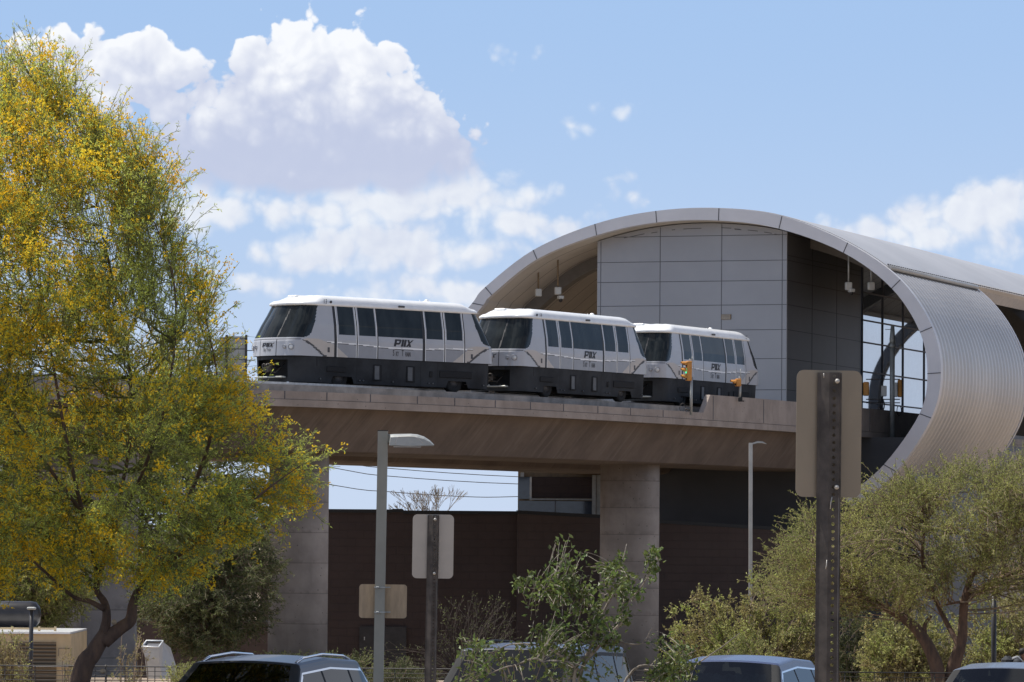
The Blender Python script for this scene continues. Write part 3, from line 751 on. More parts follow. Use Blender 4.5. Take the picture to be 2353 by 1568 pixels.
pan(1361, 1092, 1369, 1190, 227.2, 'galv', 'corner_post', 0.2); pan(1371, 1092, 1381, 1190, 227.25, 'galv', 'corner_post', 0.2)
pan(1196, 1086, 1204, 1096, 227.2, 'galv', 'bracket', 0.3)
# low wall behind the trees at the left
lw = thing('block_wall', 'low reddish brown block wall running behind the trees at the left', 'wall', (-18, 196, -1.3))
slab('wall', [(-120, 1417, 203), (640, 1427, 197)], -2.5, 'brick_light', 0.4, lw)
slab('coping', [(-120, 1415, 202.97), (640, 1425, 196.97)], 0, 'dark_joint', 0.4, lw, h=0.12)
# tan plant building with louvre
tb = thing('plant_building', 'tan equipment building with a slatted louvre and white roof edge', 'building', (-14, 132, ground_z(132)))
YB = 132.0
pan(-60, 1456, 160, 1700, YB, 'tan_wall', 'wall', 5, tb)
pan(-60, 1451.5, 161, 1457.5, YB-0.12, 'white_paint', 'roof_edge', 5.2, tb)
pan(-60, 1529, 160.5, 1533, YB-0.22, 'white_paint', 'ledge', 0.3, tb)
lv = pan(76, 1476, 128, 1528, YB-0.05, 'louvre_boards', 'louvre', 0.1, tb); pan(19, 1476, 66, 1528, YB-0.05, 'louvre_boards', 'louvre', 0.1, tb)
pan(20, 1534, 128, 1600, YB-0.05, 'louvre_boards', 'louvre', 0.1, tb)
b = MB(); gz = []
for u in (28, 90, 127): a, c = at(u, 1440, YB+1), at(u, 1458, YB+1); b.box(((a.x+c.x)/2, YB+1, (a.z+c.z)/2), (0.07, 0.07, a.z-c.z))
for v in (1444,): a, c = at(-40, v, YB+1), at(128, v, YB+1); b.box(((a.x+c.x)/2, YB+1, a.z), (c.x-a.x, 0.05, 0.06))
b.build('railing', 'tan_wall', tb)
b = MB(); a = at(135, 1489, YB-0.03); c = at(137, 1529, YB-0.03); b.tube([at(135, 1508, YB-0.05), at(135, 1490, YB-0.05), at(160, 1490, YB-0.05)], 0.012, 6); b.build('conduit', 'dark_joint', tb)
# black cylindrical tank on the roof
tk = thing('storage_tank', 'long black horizontal tank resting above the tan equipment building', 'tank', at(40, 1445, 136))
c = at(60, 1412, 136); r = 0.41; x0 = at(-60, 1412, 136).x; x1 = at(95, 1412, 136).x
b = MB(); R = Matrix.Rotation(math.pi/2, 3, 'Y')
b.lathe((x0, 136, c.z), [(0.01, 0.0), (r*0.6, 0.05), (r*0.92, 0.16), (r, 0.32), (r, x1-x0-0.32), (r*0.92, x1-x0-0.16), (r*0.6, x1-x0-0.05), (0.01, x1-x0)], 28, rot=R); b.build('shell', 'black_satin', tk)
for xx in (x0+0.5, x1-0.75):
    b = MB(); b.prism([(xx, 135.85, c.z-0.36), (xx-0.22, 135.85, c.z-0.62), (xx+0.45, 135.85, c.z-0.62), (xx+0.25, 135.85, c.z-0.36)], (0, 0.3, 0)); b.build('saddle', 'black', tk)
# sheet metal ventilation hood
vh = thing('ventilation_hood', 'pale sheet metal air scoop with open top framed in white, right of the grey column', 'vent hood', at(360, 1530, 120))
YV = 120.0
def q3(u, v, Y): return at(u, v, Y)
f0, f1, f2, f3 = q3(326, 1486, YV), q3(364, 1487.5, YV), q3(374.5, 1473, YV+1.2), q3(336, 1472.5, YV+1.2)
b = MB()
for a, c in ((f0, f1), (f1, f2), (f2, f3), (f3, f0)): b.tube([a, c], 0.022, 4)
b.build('rim', 'white_paint', vh)
b = MB(); dn = Vector((0, 0.02, -0.07)); b.add([f0+dn, f1+dn, f2+dn, f3+dn], [(0, 1, 2, 3)]); b.build('grille', 'dark_joint', vh)
g0, g1 = q3(338, 1560, YV+.05), q3(372, 1560, YV+.05); h2 = q3(408, 1560, YV+1.3); k1 = q3(392, 1489, YV+1.4); k2 = q3(403, 1525, YV+1.4)
b = MB(); m0, m1 = q3(333, 1512, YV), q3(366, 1512, YV)
b.add([f0+dn*.3, f1+dn*.3, m1, m0, g1, g0], [(0, 1, 2, 3), (3, 2, 4, 5)])
bk = Vector((0, 1.3, 0)); b.add([f0+dn*.3, m0, g0, f3+dn*.3, m0+bk, g0+bk], [(0, 1, 4, 3), (1, 2, 5, 4)])
b.build('front_sheet', 'galv_pale', vh, recalc=False)
b = MB(); b.add([f1+dn*.3, f2+dn*.3, k1, k2, h2, g1, m1], [(0, 1, 2, 3, 4, 5, 6)]); b.add([f2+dn*.3, f3+dn*.3, m0+bk, g0+bk, h2, k2, k1], [(0, 1, 2, 3, 4, 5, 6)]); b.build('side_sheet', 'sign_back_pale', vh, recalc=False)
# ------------------------------------------------------------------ train cars
Z0 = 1.29; XC = -0.2; RC = 0.55
def wz(z): return float(np.interp(z, [-1.1, 0, 0.7, 1.3, 2.15, 2.6], [1.38, 1.43, 1.44, 1.40, 1.25, 1.20]))
def lz(z): return float(np.interp(z, [-1.1, 0, 0.6, 0.75, 1.2, 1.7, 2.15, 2.6], [5.80, 5.85, 5.82, 5.76, 5.50, 5.20, 4.97, 4.9]))
def perim(l, w, R=RC, bulge=0.20, step=0.03, mid=3.9, nc=14, nf=26, ns=22):
    """closed loop of (x, y) in plan, counter-clockwise from the near side middle"""
    q = []                                             # quarter: from (0,-w) to (l+b, 0)
    for x in np.arange(0, mid, step): q.append((x, -w))
    xs = l-R
    for k in range(ns): q.append((mid+(xs-mid)*k/ns, -w))
    for k in range(nc): th = math.pi/2*k/nc; q.append((xs+R*math.sin(th)*1.0, -w+R-R*math.cos(th)))
    for k in range(nf+1):
        y = -(w-R)*(1-k/nf); q.append((l+bulge*(1-(y/(w-R))**2), y))
    # quarter 1 (right, near), mirrored for the others
    r1 = q; r2 = [(x, -y) for x, y in q[:-1]][::-1]; r3 = [(-x, -y) for x, y in q[1:]]; r4 = [(-x, y) for x, y in q[1:-1]][::-1]
    return [(x+XC*min(1, max(0, (abs(x)-3.9)/0.8)), y) for x, y in r1+r2+r3+r4]
def zl(x): return float(np.interp(x, [-4.25, -3.69, -2.52, -1.2, 0, 1.4, 2.5, 3.9, 4.2], [.62, .60, .565, .50, .47, .49, .55, .58, .58]))
XE_z = [.74, .78, .85, .95, 1.1, 1.5, 2.13]; XE_x = [5.45, 5.2, 5.02, 4.90, 4.79, 4.62, 4.42]
def classify(x, y, z):
    xx = abs(x-XC); side = abs(y) > wz(z)-0.04 and xx < lz(z)-RC+0.05
    if z > 0.74 and z < 2.12 and xx > np.interp(z, XE_z, XE_x):
        if abs(abs(y)-0.47) < 0.022 and xx > lz(z)-0.1: return 'body', 4
        return ('windshield' if x < 0 else 'rear_windshield'), 0
    zst = float(np.interp(xx, [4.15, 4.5, 4.9, 5.2, 5.4], [0.0, 0.24, 0.48, 0.60, 0.645])) if xx < 5.4 else 0.66
    th = 0.10 if xx < 5.2 else 0.03
    if 4.05 < xx and zst-th/2 < z < zst+th/2: return 'body', 3
    if side:
        if -3.82 < x < -3.65 or 1.24 < x < 1.38: return 'body', 4
        for q in (-2.52, -1.35, 2.52, 3.69):
            if abs(x-q) < 0.026: return 'body', 4
        for q0, q1, nm in ((-3.65, -2.54, 'a'), (-2.50, -1.37, 'b'), (1.38, 2.50, 'c'), (2.54, 3.67, 'd')):
            if q0 <= x <= q1:
                sd_ = 'n' if y < 0 else 'f'
                if q0+0.10 < x < q1-0.10 and 0.93 < z < 2.09: return 'window_'+nm+sd_, 0
                mi = 0
                if x < q0+0.035 or x > q1-0.035: mi = 5
                elif abs(z-zl(x)) < 0.024: mi = 5
                elif zl(x)-0.045 < z < zl(x): mi = 3
                elif z < zl(x):
                    lim = 3.0+(z/0.56)*0.9
                    mi = 2 if abs(x) > lim else 1
                return 'door_'+nm+sd_, mi
        if -1.32 < x < 1.24 and z > 0.93 and z < 2.10: return 'side_window_'+('n' if y < 0 else 'f'), 0
    if xx < 4.25 or (side and z > zst):
        if side and abs(x) < 4.2:
            if abs(z-zl(x)) < 0.024: return 'body', 5
            if zl(x)-0.045 < z < zl(x): return 'body', 3
        if abs(x) < 3.0+(z/0.56)*0.9 and z < zl(min(4.2, abs(x))): return 'body', 1
        up = float(np.interp(xx, [3.4, 3.9, 4.6, 5.3, 5.5], [.50, .58, .73, .70, .66]))
        if z > zst and z < up and xx > 2.9: return 'body', 2
        if z > zst and z < up+0.02: return 'body', 0
    if xx > 5.4 and abs(abs(y)-0.5) < 0.02 and z < 0.66: return 'body', 4
    return 'body', 0
BODYM = ['train_body', 'train_grey', 'train_beige', 'train_dark', 'train_black', 'white_paint']
def loft_parts(zs, lf, wf, cls, zoff=Z0, **kw):
    rings = [perim(lf(z), wf(z), **kw) for z in zs]; n = len(rings[0]); parts = {}
    for j in range(len(zs)-1):
        z = (zs[j]+zs[j+1])/2
        for k in range(n):
            k2 = (k+1) % n
            cx = (rings[j][k][0]+rings[j][k2][0])/2; cy = (rings[j][k][1]+rings[j][k2][1])/2
            nm, mi = cls(cx, cy, z)
            if nm is None: continue
            P_ = parts.setdefault(nm, (MB(), {})); mb, idx = P_; f = []
            for jj, kk in ((j, k), (j, k2), (j+1, k2), (j+1, k)):
                key = (jj, kk)
                if key not in idx: idx[key] = len(mb.v); mb.v.append((rings[jj][kk][0], rings[jj][kk][1], zoff+zs[jj]))
                f.append(idx[key])
            mb.f.append(f); mb.m.append(mi); mb.sm.append(True)
    return parts
def strip_poly(mb, pts, conv, mi=0): mb.add([conv(*p) for p in pts], [tuple(range(len(pts)))], mi)
def phx(mb, conv, h, w):
    """three slanted letters"""
    def c(x, y): return conv(x*w+y*h*0.28, y*h)
    def Q(*p):
        mx, my = sum(a[0] for a in p)/len(p), sum(a[1] for a in p)/len(p)
        mb.add([c(mx+(a[0]-mx)*1.0+math.copysign(0.006, a[0]-mx), min(1, max(0, my+(a[1]-my)+math.copysign(0.04, a[1]-my)))) for a in p], [tuple(range(len(p)))])
    Q((-.52, 0), (-.40, 0), (-.40, 1), (-.52, 1)); Q((-.40, .82), (-.22, .82), (-.17, 1), (-.40, 1)); Q((-.40, .30), (-.22, .30), (-.22, .47), (-.40, .47)); Q((-.26, .32), (-.17, .42), (-.13, .88), (-.22, .98))
    Q((-.09, 0), (.03, 0), (.03, 1), (-.09, 1)); Q((.06, 0), (.18, 0), (.18, .80), (.06, .80)); Q((.07, .87), (.18, .87), (.18, 1), (.07, 1))
    Q((.20, 0), (.32, 0), (.40, .38), (.34, .52)); Q((.34, .46), (.40, .36), (.50, 0), (.40, 0)) ; Q((.22, .95), (.34, .95), (.52, .05), (.40, .05)); Q((.36, .55), (.40, .45), (.60, 1.0), (.47, .90))
def make_train():
    root = thing('train_car', '', 'train car', (0, 0, 0), 0, 'coupled cars of the elevated train')
    zs = list(np.arange(0, 2.16, 0.03)); P_ = loft_parts(zs, lz, wz, classify)
    body = P_['body'][0].build('body', BODYM, root, True, recalc=False)
    for nm, (mb, _) in P_.items():
        if nm.startswith('door_'):
            d = mb.build('door', BODYM, root, True, recalc=False); k = nm[5:]
            P_['window_'+k][0].build('window', 'train_glass', d, True, recalc=False)
    for nm in ('side_window_n', 'side_window_f'): P_[nm][0].build('side_window', 'train_glass', root, True, recalc=False)
    P_['windshield'][0].build('windshield', 'train_glass', root, True, recalc=False); P_['rear_windshield'][0].build('windshield', 'train_glass', root, True, recalc=False)
    # roof cap
    rows = [(2.10, 0.0, 0.0), (2.12, 0.07, 0.05), (2.17, 0.09, 0.055), (2.24, 0.08, 0.03), (2.32, 0.04, -0.02), (2.40, -0.03, -0.09), (2.46, -0.12, -0.18), (2.50, -0.26, -0.31), (2.52, -0.45, -0.50), (2.53, -0.75, -0.8)]
    rails = []
    for z, dl, dw in rows:
        pr = perim(4.97+dl, 1.25+dw, R=0.5 if z < 2.4 else 0.42, bulge=0.22, step=0.3); r = []
        for x, y in pr:
            k = min(1, max(0, (abs(x-XC)-3.95)/0.7)); k = k*k*(3-2*k); zz = z if z < 2.2 else 2.2+(z-2.2)*(1-0.50*k)
            r.append((x, y, Z0+zz+(0.04*(1-k) if z > 2.3 else 0)))
        rails.append(r)
    b = MB(); b.sweep(rails, smooth=True, caps=False); b.add(rails[-1], [tuple(range(len(rails[-1])))], 0, True); roof = b.build('roof', 'white_paint', root, True)
    b = MB()
    b.bbox((-4.0, 0.55, Z0+2.53), (0.85, 0.55, 0.12), bev=.03); b.build('roof_hatch', 'white_paint', roof, True)
    b = MB(); b.bbox((2.9, 0.1, Z0+2.57), (0.30, 0.30, 0.14), bev=.03); b.bbox((2.9, 0.1, Z0+2.66), (0.16, 0.16, 0.1), bev=.03); b.tube([(2.5, 0.1, Z0+2.5), (2.5, 0.1, Z0+2.68)], 0.015, 6)
    b.build('antenna', 'white_paint', roof, True)
    for y_ in (-1.31, 1.31): b = MB(); b.bbox((0.1, y_, Z0+2.24), (0.34, 0.06, 0.08), bev=.01); b.build('marker_lamp', 'train_dark', roof, True)
    # skirt
    def sl(z): return 5.72+0.04*(z+1)
    def sw(z): return 1.385+0.03*(z+1)
    def scls(x, y, z):
        if abs(y) > 1.0 and min(abs(x-3.3), abs(x+3.3)) < 0.62-0.5*max(0, z+1.0) and z < -0.78: return None, 0
        if abs(x) > 5 and abs(y) < 0.88 and -0.86 < z < -0.14: return None, 0
        if abs(y) > 1.3 and any(abs(x-q) < 0.012 for q in (-4.75, -2.5, -0.3, 1.15, 2.15, 4.6)): return 'skirt', 1
        if z > -0.045: return 'skirt', 1
        return 'skirt', 0
    S_ = loft_parts(list(np.arange(-1.08, 0.001, 0.04)), sl, sw, scls, R=0.75, bulge=0.25)
    sk = S_['skirt'][0].build('skirt', ['skirt', 'skirt_recess'], root, True, recalc=False)
    for sgn in (-1, 1):
        for x0, x1, z0, z1 in ((-4.2, -3.1, -.62, -.40), (2.25, 4.15, -.66, -.38), (1.66, 1.84, -.67, -.43)): b = MB(); b.bbox(((x0+x1)/2, sgn*1.415, Z0+(z0+z1)/2), (x1-x0, 0.035, z1-z0), bev=.02); b.build('vent', 'skirt_recess', sk, True)
        for x0 in (-1.52, 0.38):
            b = MB(); b.bbox((x0+.19, sgn*1.415, Z0-.58), (0.50, 0.03, .66), bev=.02); hf = b.build('hatch', 'skirt_recess', sk, True)
            b = MB(); b.bbox((x0+.14, sgn*1.43, Z0-.58), (0.27, 0.03, .58), bev=.02); b.build('cover', 'skirt_cover', sk, True)
        b = MB()
        for x in (-4.55, -2.35, -2.15, -.45, 1.62, 1.86, 4.85): b.lathe((x, sgn*1.42, Z0-.93), [(0.03, -0.02), (0.03, 0.02), (0.001, 0.025)], 8, rot=Matrix.Rotation(math.pi/2*sgn, 3, 'X'))
        b.build('latch', 'steel', sk, True)
        for x in (-4.12, 4.12): b = MB(); b.bbox((x, sgn*1.437, Z0+0.28), (0.12, 0.02, 0.20), bev=.02); b.build('handle_recess', 'train_dark', body, True)
    b = MB(); b.box((0, 0, 0.82), (10.9, 2.2, 0.85)); b.box((0, 0, 0.38), (8.6, 1.6, 0.3)); b.build('underframe', 'skirt_recess', root, True)
    b = MB(); b.box((XC, 0, Z0+1.0), (8.6, 2.3, 1.9)); b.build('cabin', 'skirt_recess', root, True)
    for x in (-3.3, 3.3):
        for y in (-1.08, 1.08):
            b = MB(); R = Matrix.Rotation(math.pi/2, 3, 'X')
            b.lathe((x, y, 0.47), [(0.24, -0.13), (0.43, -0.15), (0.47, -0.10), (0.47, 0.10), (0.43, 0.15), (0.24, 0.13)], 28, rot=R); wh = b.build('wheel', 'rubber', root, True)
            b = MB(); b.lathe((x, y, 0.47), [(0.01, -0.09), (0.24, -0.12), (0.24, 0.12), (0.01, 0.09)], 20, rot=R); b.build('rim', 'train_dark', wh, True)
    for sx in (-1, 1):
        def fx(y, z, e=0.0):
            w, l = wz(z), lz(z); a = abs(y)
            if a < w-RC: x = l+0.20*(1-(a/(w-RC))**2)
            else: x = l-RC+math.sqrt(max(0, RC*RC-(a-(w-RC))**2))
            return sx*(x+e)+XC
        for yy, rr_, m_ in ((-0.86, 0.075, 'steel'), (-1.16, 0.11, 'chrome'), (0.86, 0.075, 'steel'), (1.16, 0.11, 'chrome')):
            b = MB(); x = fx(yy, 0.36); Rr = Matrix.Rotation(math.pi/2*sx, 3, 'Y')@Matrix.Rotation(0, 3, 'X')
            if abs(yy) > 1: Rr = Matrix.Rotation(math.copysign(0.5, yy)*sx, 3, 'Z')@Rr
            b.lathe((x, yy, Z0+0.36), [(rr_*1.2, -0.10), (rr_*1.2, 0.03), (rr_, 0.05), (rr_*0.85, 0.02)], 20, rot=Rr); hl_ = b.build('headlight', 'train_grey', root, True)
            b = MB(); b.lathe((x, yy, Z0+0.36), [(rr_*0.86, 0.02), (rr_*0.5, 0.045), (0.001, 0.05)], 16, rot=Rr); b.build('lens', 'lens_white' if abs(yy) > 1 else 'steel', hl_, True)
        b = MB(); conv = lambda a, c: (fx(-sx*-a*-1 if False else a*-sx*-1*1, 0.4, 0.012), a*(-sx)*-1*1, Z0+0.36+c)
        # letters on the nose read left to right from outside
        def conv(a, c, s_=sx): y = a*s_; return (fx(y, 0.36+c, 0.012), y, Z0+0.36+c)
        phx(b, conv, 0.17, 0.62); b.build('logo', 'train_black', root, True, recalc=False)
        tv, tf = text_mesh('Sky Train', 0.20, 0.62); b = MB(); b.add([conv(x, y-0.12) for x, y in tv], tf); b.build('lettering', 'train_black', root, True, recalc=False)
        # coupler in the skirt opening
        b = MB(); b.box((sx*5.35+XC, 0, Z0-.5), (0.06, 2.0, 0.9)); b.build('coupler_bay', 'skirt_recess', root, True)
        b = MB(); b.tube([(sx*5.2+XC, 0, Z0-.5), (sx*5.9+XC, 0, Z0-.5)], 0.09, 10); b.bbox((sx*5.95+XC, 0, Z0-.5), (0.22, 0.42, 0.40), bev=.08)
        for yy in (-.14, .14): b.lathe((sx*6.06+XC, yy, Z0-.42), [(0.10, -0.05), (0.11, 0.03), (0.07, 0.05), (0.05, -0.02)], 12, rot=Matrix.Rotation(math.pi/2*sx, 3, 'Y'))
        b.tube([(sx*5.5+XC, .5, Z0-.3), (sx*5.9+XC, .42, Z0-.62), (sx*6.0+XC, .1, Z0-.62)], 0.025, 6); b.tube([(sx*5.5+XC, -.5, Z0-.3), (sx*5.9+XC, -.38, Z0-.7), (sx*6.0+XC, -.1, Z0-.62)], 0.025, 6)
        b.build('coupler', 'post_steel', root, True)
        b = MB(); b.bbox((sx*5.86+XC, 0, Z0-.88), (0.25, 1.7, 0.07), bev=.02); b.build('step_bar', 'galv', root, True)
    for s_ in (-1, 1):
        def conv(a, c, s_=s_): x = a*(-s_)+0.05*1; z = c; return (x, s_*(wz(z)+0.008), Z0+z)
        b = MB(); phx(b, lambda a, c: conv(a, 0.555+c), 0.30, 0.95); b.build('logo', 'train_black', root, True, recalc=False)
        tv, tf = text_mesh('S', 0.36, 0.55, bold=0.004); b = MB(); b.add([conv(x-.50, y+.27) for x, y in tv], tf)
        for s2, xo in (('KY', -.29), ('RAIN', .33)):
            tv, tf = text_mesh(s2, 0.27, 0.50, bold=0.003); b.add([conv(x+xo, y+.235) for x, y in tv], tf)
        tv, tf = text_mesh('T', 0.36, 0.55, bold=0.004); b.add([conv(x+.02, y+.27) for x, y in tv], tf)
        b.build('lettering', 'train_black', root, True, recalc=False)
    return root
TRAINS = [((-4.63, 182.04), 44.8, '13', -4.22, True, 'lead train car numbered 13, nearest and largest, its front end towards the flowering tree'),
          ((3.41, 192.54), 59.0, '14', -4.0, False, 'middle car of the white train, numbered 14, between the lead car and the rearmost'),
          ((9.60, 205.64), 63.6, '15', 4.05, None, 'rearmost and smallest train car, partly behind the yellow traffic signal')]
proto = make_train()
cars_ = []
for i, (pxy, yaw, num, nx, dotright, lab) in enumerate(TRAINS):
    o = proto if i == 0 else copy_tree(proto); cars_.append(o)
for i, (pxy, yaw, num, nx, dotright, lab) in enumerate(TRAINS):
    o = cars_[i]; o['label'] = lab; a = math.radians(yaw); n_ = Vector((-math.sin(a), math.cos(a), 0))
    o.location = Vector((pxy[0], pxy[1], EYE+7.052-Z0))+n_*1.43; o.rotation_euler = (0, 0, a)
    tv, tf = text_mesh(num, 0.27, 0.85); b = MB(); b.add([(x+nx, -1.307, Z0+2.27+y) for x, y in tv], tf)
    if dotright is not None:
        dx_ = 0.32 if dotright else -0.32; b.lathe((nx+dx_, -1.305, Z0+2.27), [(0.06, 0), (0.05, 0.02), (0.001, 0.02)], 12, rot=Matrix.Rotation(math.pi/2, 3, 'X'))
    b.build('fleet_number', 'train_black', o, True, recalc=False)

# ------------------------------------------------------------------ things on the guideway
# grey equipment screen at the left end
es = thing('equipment_screen', 'grey slatted screen panel on posts, on the viaduct left of the lead car', 'screen', at(538, 876, 190))
YS = 190.0
a, c = at(523, 773, YS), at(565, 878, YS)
b = MB(); b.box(((a.x+c.x)/2, YS, (a.z+c.z)/2), (c.x-a.x, 0.10, a.z-c.z)); b.build('panel', 'screen_grey', es)
for u in (521, 566):
    a, c = at(u, 770, YS-.1), at(u, 880, YS-.1); b = MB(); b.box((a.x, YS-.1, (a.z+c.z)/2), (0.10, 0.10, a.z-c.z)); b.build('post', 'post_steel', es)
a, c = at(505, 775, YS), at(519, 790, YS); b = MB(); b.box(((a.x+c.x)/2, YS, (a.z+at(505, 850, YS).z)/2), (c.x-a.x, 0.08, a.z-at(505, 850, YS).z)); b.build('panel', 'screen_grey', es)
b = MB()
for v in (806, 828): b.tube([at(480, v, YS), at(585, v, YS)], 0.02, 5)
b.build('rail', 'post_steel', es)
tr = thing('platform_railing', 'thin grey handrail on the viaduct, behind the tips of the flowering tree', 'railing', at(450, 880, 192))
b = MB()
for v in (812, 834, 856): b.tube([at(380, v-2, 192), at(508, v, 192)], 0.025, 5)
for u in (390, 420, 450, 480, 506): b.tube([at(u, 808, 192), at(u, 880, 192)], 0.03, 5)
b.build('rails', 'galv', tr)

def signal_head(parent, c, n, rz, lens=True, s=0.30, w=0.30):
    """yellow housing with n lamps looking along -X after turning by rz"""
    R = Matrix.Rotation(rz, 3, 'Z')
    b = MB(); b.bbox(c, (0.24, w, s*n), bev=.03, rot=R); hd = b.build('housing', 'signal_yellow', parent)
    for k in range(n):
        z = (n-1)/2*s-k*s; q = Vector(c)+R@Vector((-0.12, 0, z))
        b = MB(); vs = []; fs = []; m_ = 11
        for i in range(m_):
            th = math.radians(-20+220*i/(m_-1)); y, zz = 0.125*math.cos(th), 0.125*math.sin(th)
            vs += [q+R@Vector((0, y, zz)), q+R@Vector((-0.24 if 0.1 < i/(m_-1) < 0.9 else -0.10, y, zz))]
        for i in range(m_-1): fs.append((2*i, 2*i+1, 2*i+3, 2*i+2))
        b.add(vs, fs, 0, True); b.build('visor', 'signal_yellow', hd, recalc=False)
        b = MB(); Rl = R@Matrix.Rotation(-math.pi/2, 3, 'Y'); b.lathe(q, [(0.13, 0.0), (0.12, 0.012), (0.09, 0.02), (0.001, 0.03)], 16, rot=Rl)
        b.build('lens', 'green_light' if (n == 3 and k == 1 and lens) else 'black', hd)
    return hd
p, d = edge_pt(1588, -0.22, 5.25)
s1 = thing('traffic_signal', 'yellow three lamp signal on a grey pole, in front of the rearmost train car', 'traffic signal', p)
b = MB(); b.tube([at(1588, 954, p.y), at(1589, 866, p.y)], 0.065, 10); b.tube([at(1590, 834, p.y), at(1591, 820, p.y)], 0.02, 6); b.tube([at(1583, 826, p.y), at(1592, 828, p.y)], 0.02, 6); b.build('pole', 'galv', s1)
q = at(1582.5, 852.5, p.y); signal_head(s1, (q.x, q.y, q.z), 3, 0.25)
b = MB(); b.tube([at(1588, 944, p.y), at(1575, 940, p.y)], 0.03, 6); rr2 = [at(1569+7*math.cos(t), 938+11*math.sin(t), p.y) for t in np.linspace(0, 6.28, 13)]; b.tube(rr2, 0.014, 5, cap=False); b.build('bracket', 'post_steel', s1)
p, d = edge_pt(1701, -0.20, 5.9)
s2 = thing('traffic_signal', 'small yellow single lamp signal on a short post above the parapet wall', 'traffic signal', p)
b = MB(); b.tube([at(1700, 916, p.y), at(1701, 884, p.y)], 0.06, 10); b.tube([at(1701.5, 872, p.y), at(1702, 848, p.y)], 0.018, 6); b.tube([at(1697, 868, p.y), at(1705, 868, p.y)], 0.03, 6); b.build('pole', 'galv', s2)
q = at(1696, 879.5, p.y); signal_head(s2, (q.x, q.y, q.z), 1, 0.25, s=0.36)
b = MB(); q = at(1701, 918, p.y); b.bbox(q, (0.20, 0.14, 0.22), bev=.03); b.tube([at(1701, 922, p.y), at(1710, 922, p.y)], 0.03, 6); b.build('bracket', 'black', s2)
p, d = edge_pt(2051, -0.30, 5.2)
s3 = thing('signal_pole', 'tall grey pole carrying signal boxes and black cable loops, in the right arch opening', 'signal pole', p)
Y3 = p.y
b = MB(); b.tube([at(2050, 1006, Y3), at(2050.5, 800, Y3)], [0.13, 0.13], 12); b.tube([at(2050.5, 792, Y3), at(2050.5, 780, Y3), at(2051, 748, Y3)], [0.13, 0.15, 0.09], 12); b.tube([at(2050.5, 800, Y3), at(2050.5, 790, Y3)], [0.16, 0.16], 12)
b.tube([at(2034, 757.5, Y3), at(2050, 757.5, Y3)], 0.02, 6); b.build('pole', 'galv', s3)
q = at(1990, 894, Y3); b = MB(); b.bbox(q, (0.30, 0.3, 0.72), bev=.04); b.build('signal_box', 'signal_yellow', s3)
q = at(2067.5, 893, Y3); b = MB(); b.bbox(q, (0.22, 0.3, 0.90), bev=.04); b.build('signal_box', 'signal_yellow', s3)
q = at(2031, 899, Y3-.15); b = MB(); b.bbox(q, (0.28, 0.2, 0.55), bev=.03); b.build('junction_box', 'grey_box', s3)
q = at(2059, 896, Y3-.15); b = MB(); b.bbox(q, (0.16, 0.2, 0.75), bev=.03); b.build('junction_box', 'grey_box', s3)
for cu_, cv_, ru_, rv_, m_ in ((2027, 931, 5, 13, 0.035), (2066, 944, 5, 12, 0.022)):
    b = MB(); rr2 = [at(cu_+ru_*math.cos(t), cv_+rv_*math.sin(t), Y3-.2) for t in np.linspace(0, 6.28, 15)]; b.tube(rr2, m_, 6, cap=False); b.build('cable_loop', 'black', s3)
b = MB()
for v in (872, 918, 926): b.tube([at(1990, v, Y3), at(2068, v, Y3)], 0.03, 6)
b.build('cross_arm', 'post_steel', s3)
# overhead lines far behind, seen in the gap
for i, (pts, lab) in enumerate(((((764, 1058), (900, 1077), (1189, 1095.8), (1500, 1100)), 'uppermost of three overhead wires crossing the sky gap'),
        (((764, 1075), (900, 1095), (1189, 1112.4), (1500, 1112)), 'middle one of three overhead wires crossing the sky gap'),
        (((764, 1114.8), (895, 1130.4), (1064, 1141.4), (1189, 1141.4), (1500, 1128)), 'lowest of three overhead wires, passing behind the bare tree'))):
    b = MB(); b.tube(catmull([at(u, v, 330) for u, v in ((300, pts[0][1]-90),)+pts], 4), 0.028, 4)
    tag(b.build('power_line', 'wire', None), lab, 'power line', 'overhead wires in the sky gap')
# ------------------------------------------------------------------ foliage helpers
def unit(a): return a/np.maximum(np.linalg.norm(a, axis=1, keepdims=True), 1e-9)
def leaves_np(P, D, ln, wd, rng, fold=0.25, up=0.5):
    """one folded rhombic leaf per row: base P, direction D"""
    n = len(P); D = unit(D)
    r = unit(rng.normal(size=(n, 3))+np.array([0, 0, up])); S = unit(np.cross(D, r)); Nn = np.cross(S, D)
    ln = ln*rng.uniform(0.7, 1.25, (n, 1)); wd = wd*rng.uniform(0.7, 1.2, (n, 1))
    V = np.empty((n, 4, 3)); V[:, 0] = P; V[:, 1] = P+D*ln*0.45+S*wd/2+Nn*wd*fold; V[:, 2] = P+D*ln; V[:, 3] = P+D*ln*0.45-S*wd/2+Nn*wd*fold
    F = np.arange(n*4).reshape(n, 4); return V.reshape(-1, 3), F
def sticks_np(A, Bp, ra, rb):
    """three-sided sticks from A to Bp"""
    n = len(A); D = unit(Bp-A); r = np.tile(np.array([[0.3, 0.9, 0.2]]), (n, 1)); S = unit(np.cross(D, r)); T = np.cross(D, S)
    ra = np.broadcast_to(np.reshape(ra, (-1, 1)), (n, 1)); rb = np.broadcast_to(np.reshape(rb, (-1, 1)), (n, 1))
    V = np.empty((n, 6, 3))
    for k in range(3):
        th = 2*math.pi*k/3; o = S*math.cos(th)+T*math.sin(th); V[:, k] = A+o*ra; V[:, 3+k] = Bp+o*rb
    i = np.arange(n)[:, None]*6; F = np.concatenate([i+np.array([[0, 1, 4, 3]]), i+np.array([[1, 2, 5, 4]]), i+np.array([[2, 0, 3, 5]])]); return V.reshape(-1, 3), F
def cat(parts):
    Vs = []; Fs = []; o = 0
    for v, f in parts: Vs.append(v); Fs.append(f+o); o += len(v)
    return np.concatenate(Vs), np.concatenate(Fs)
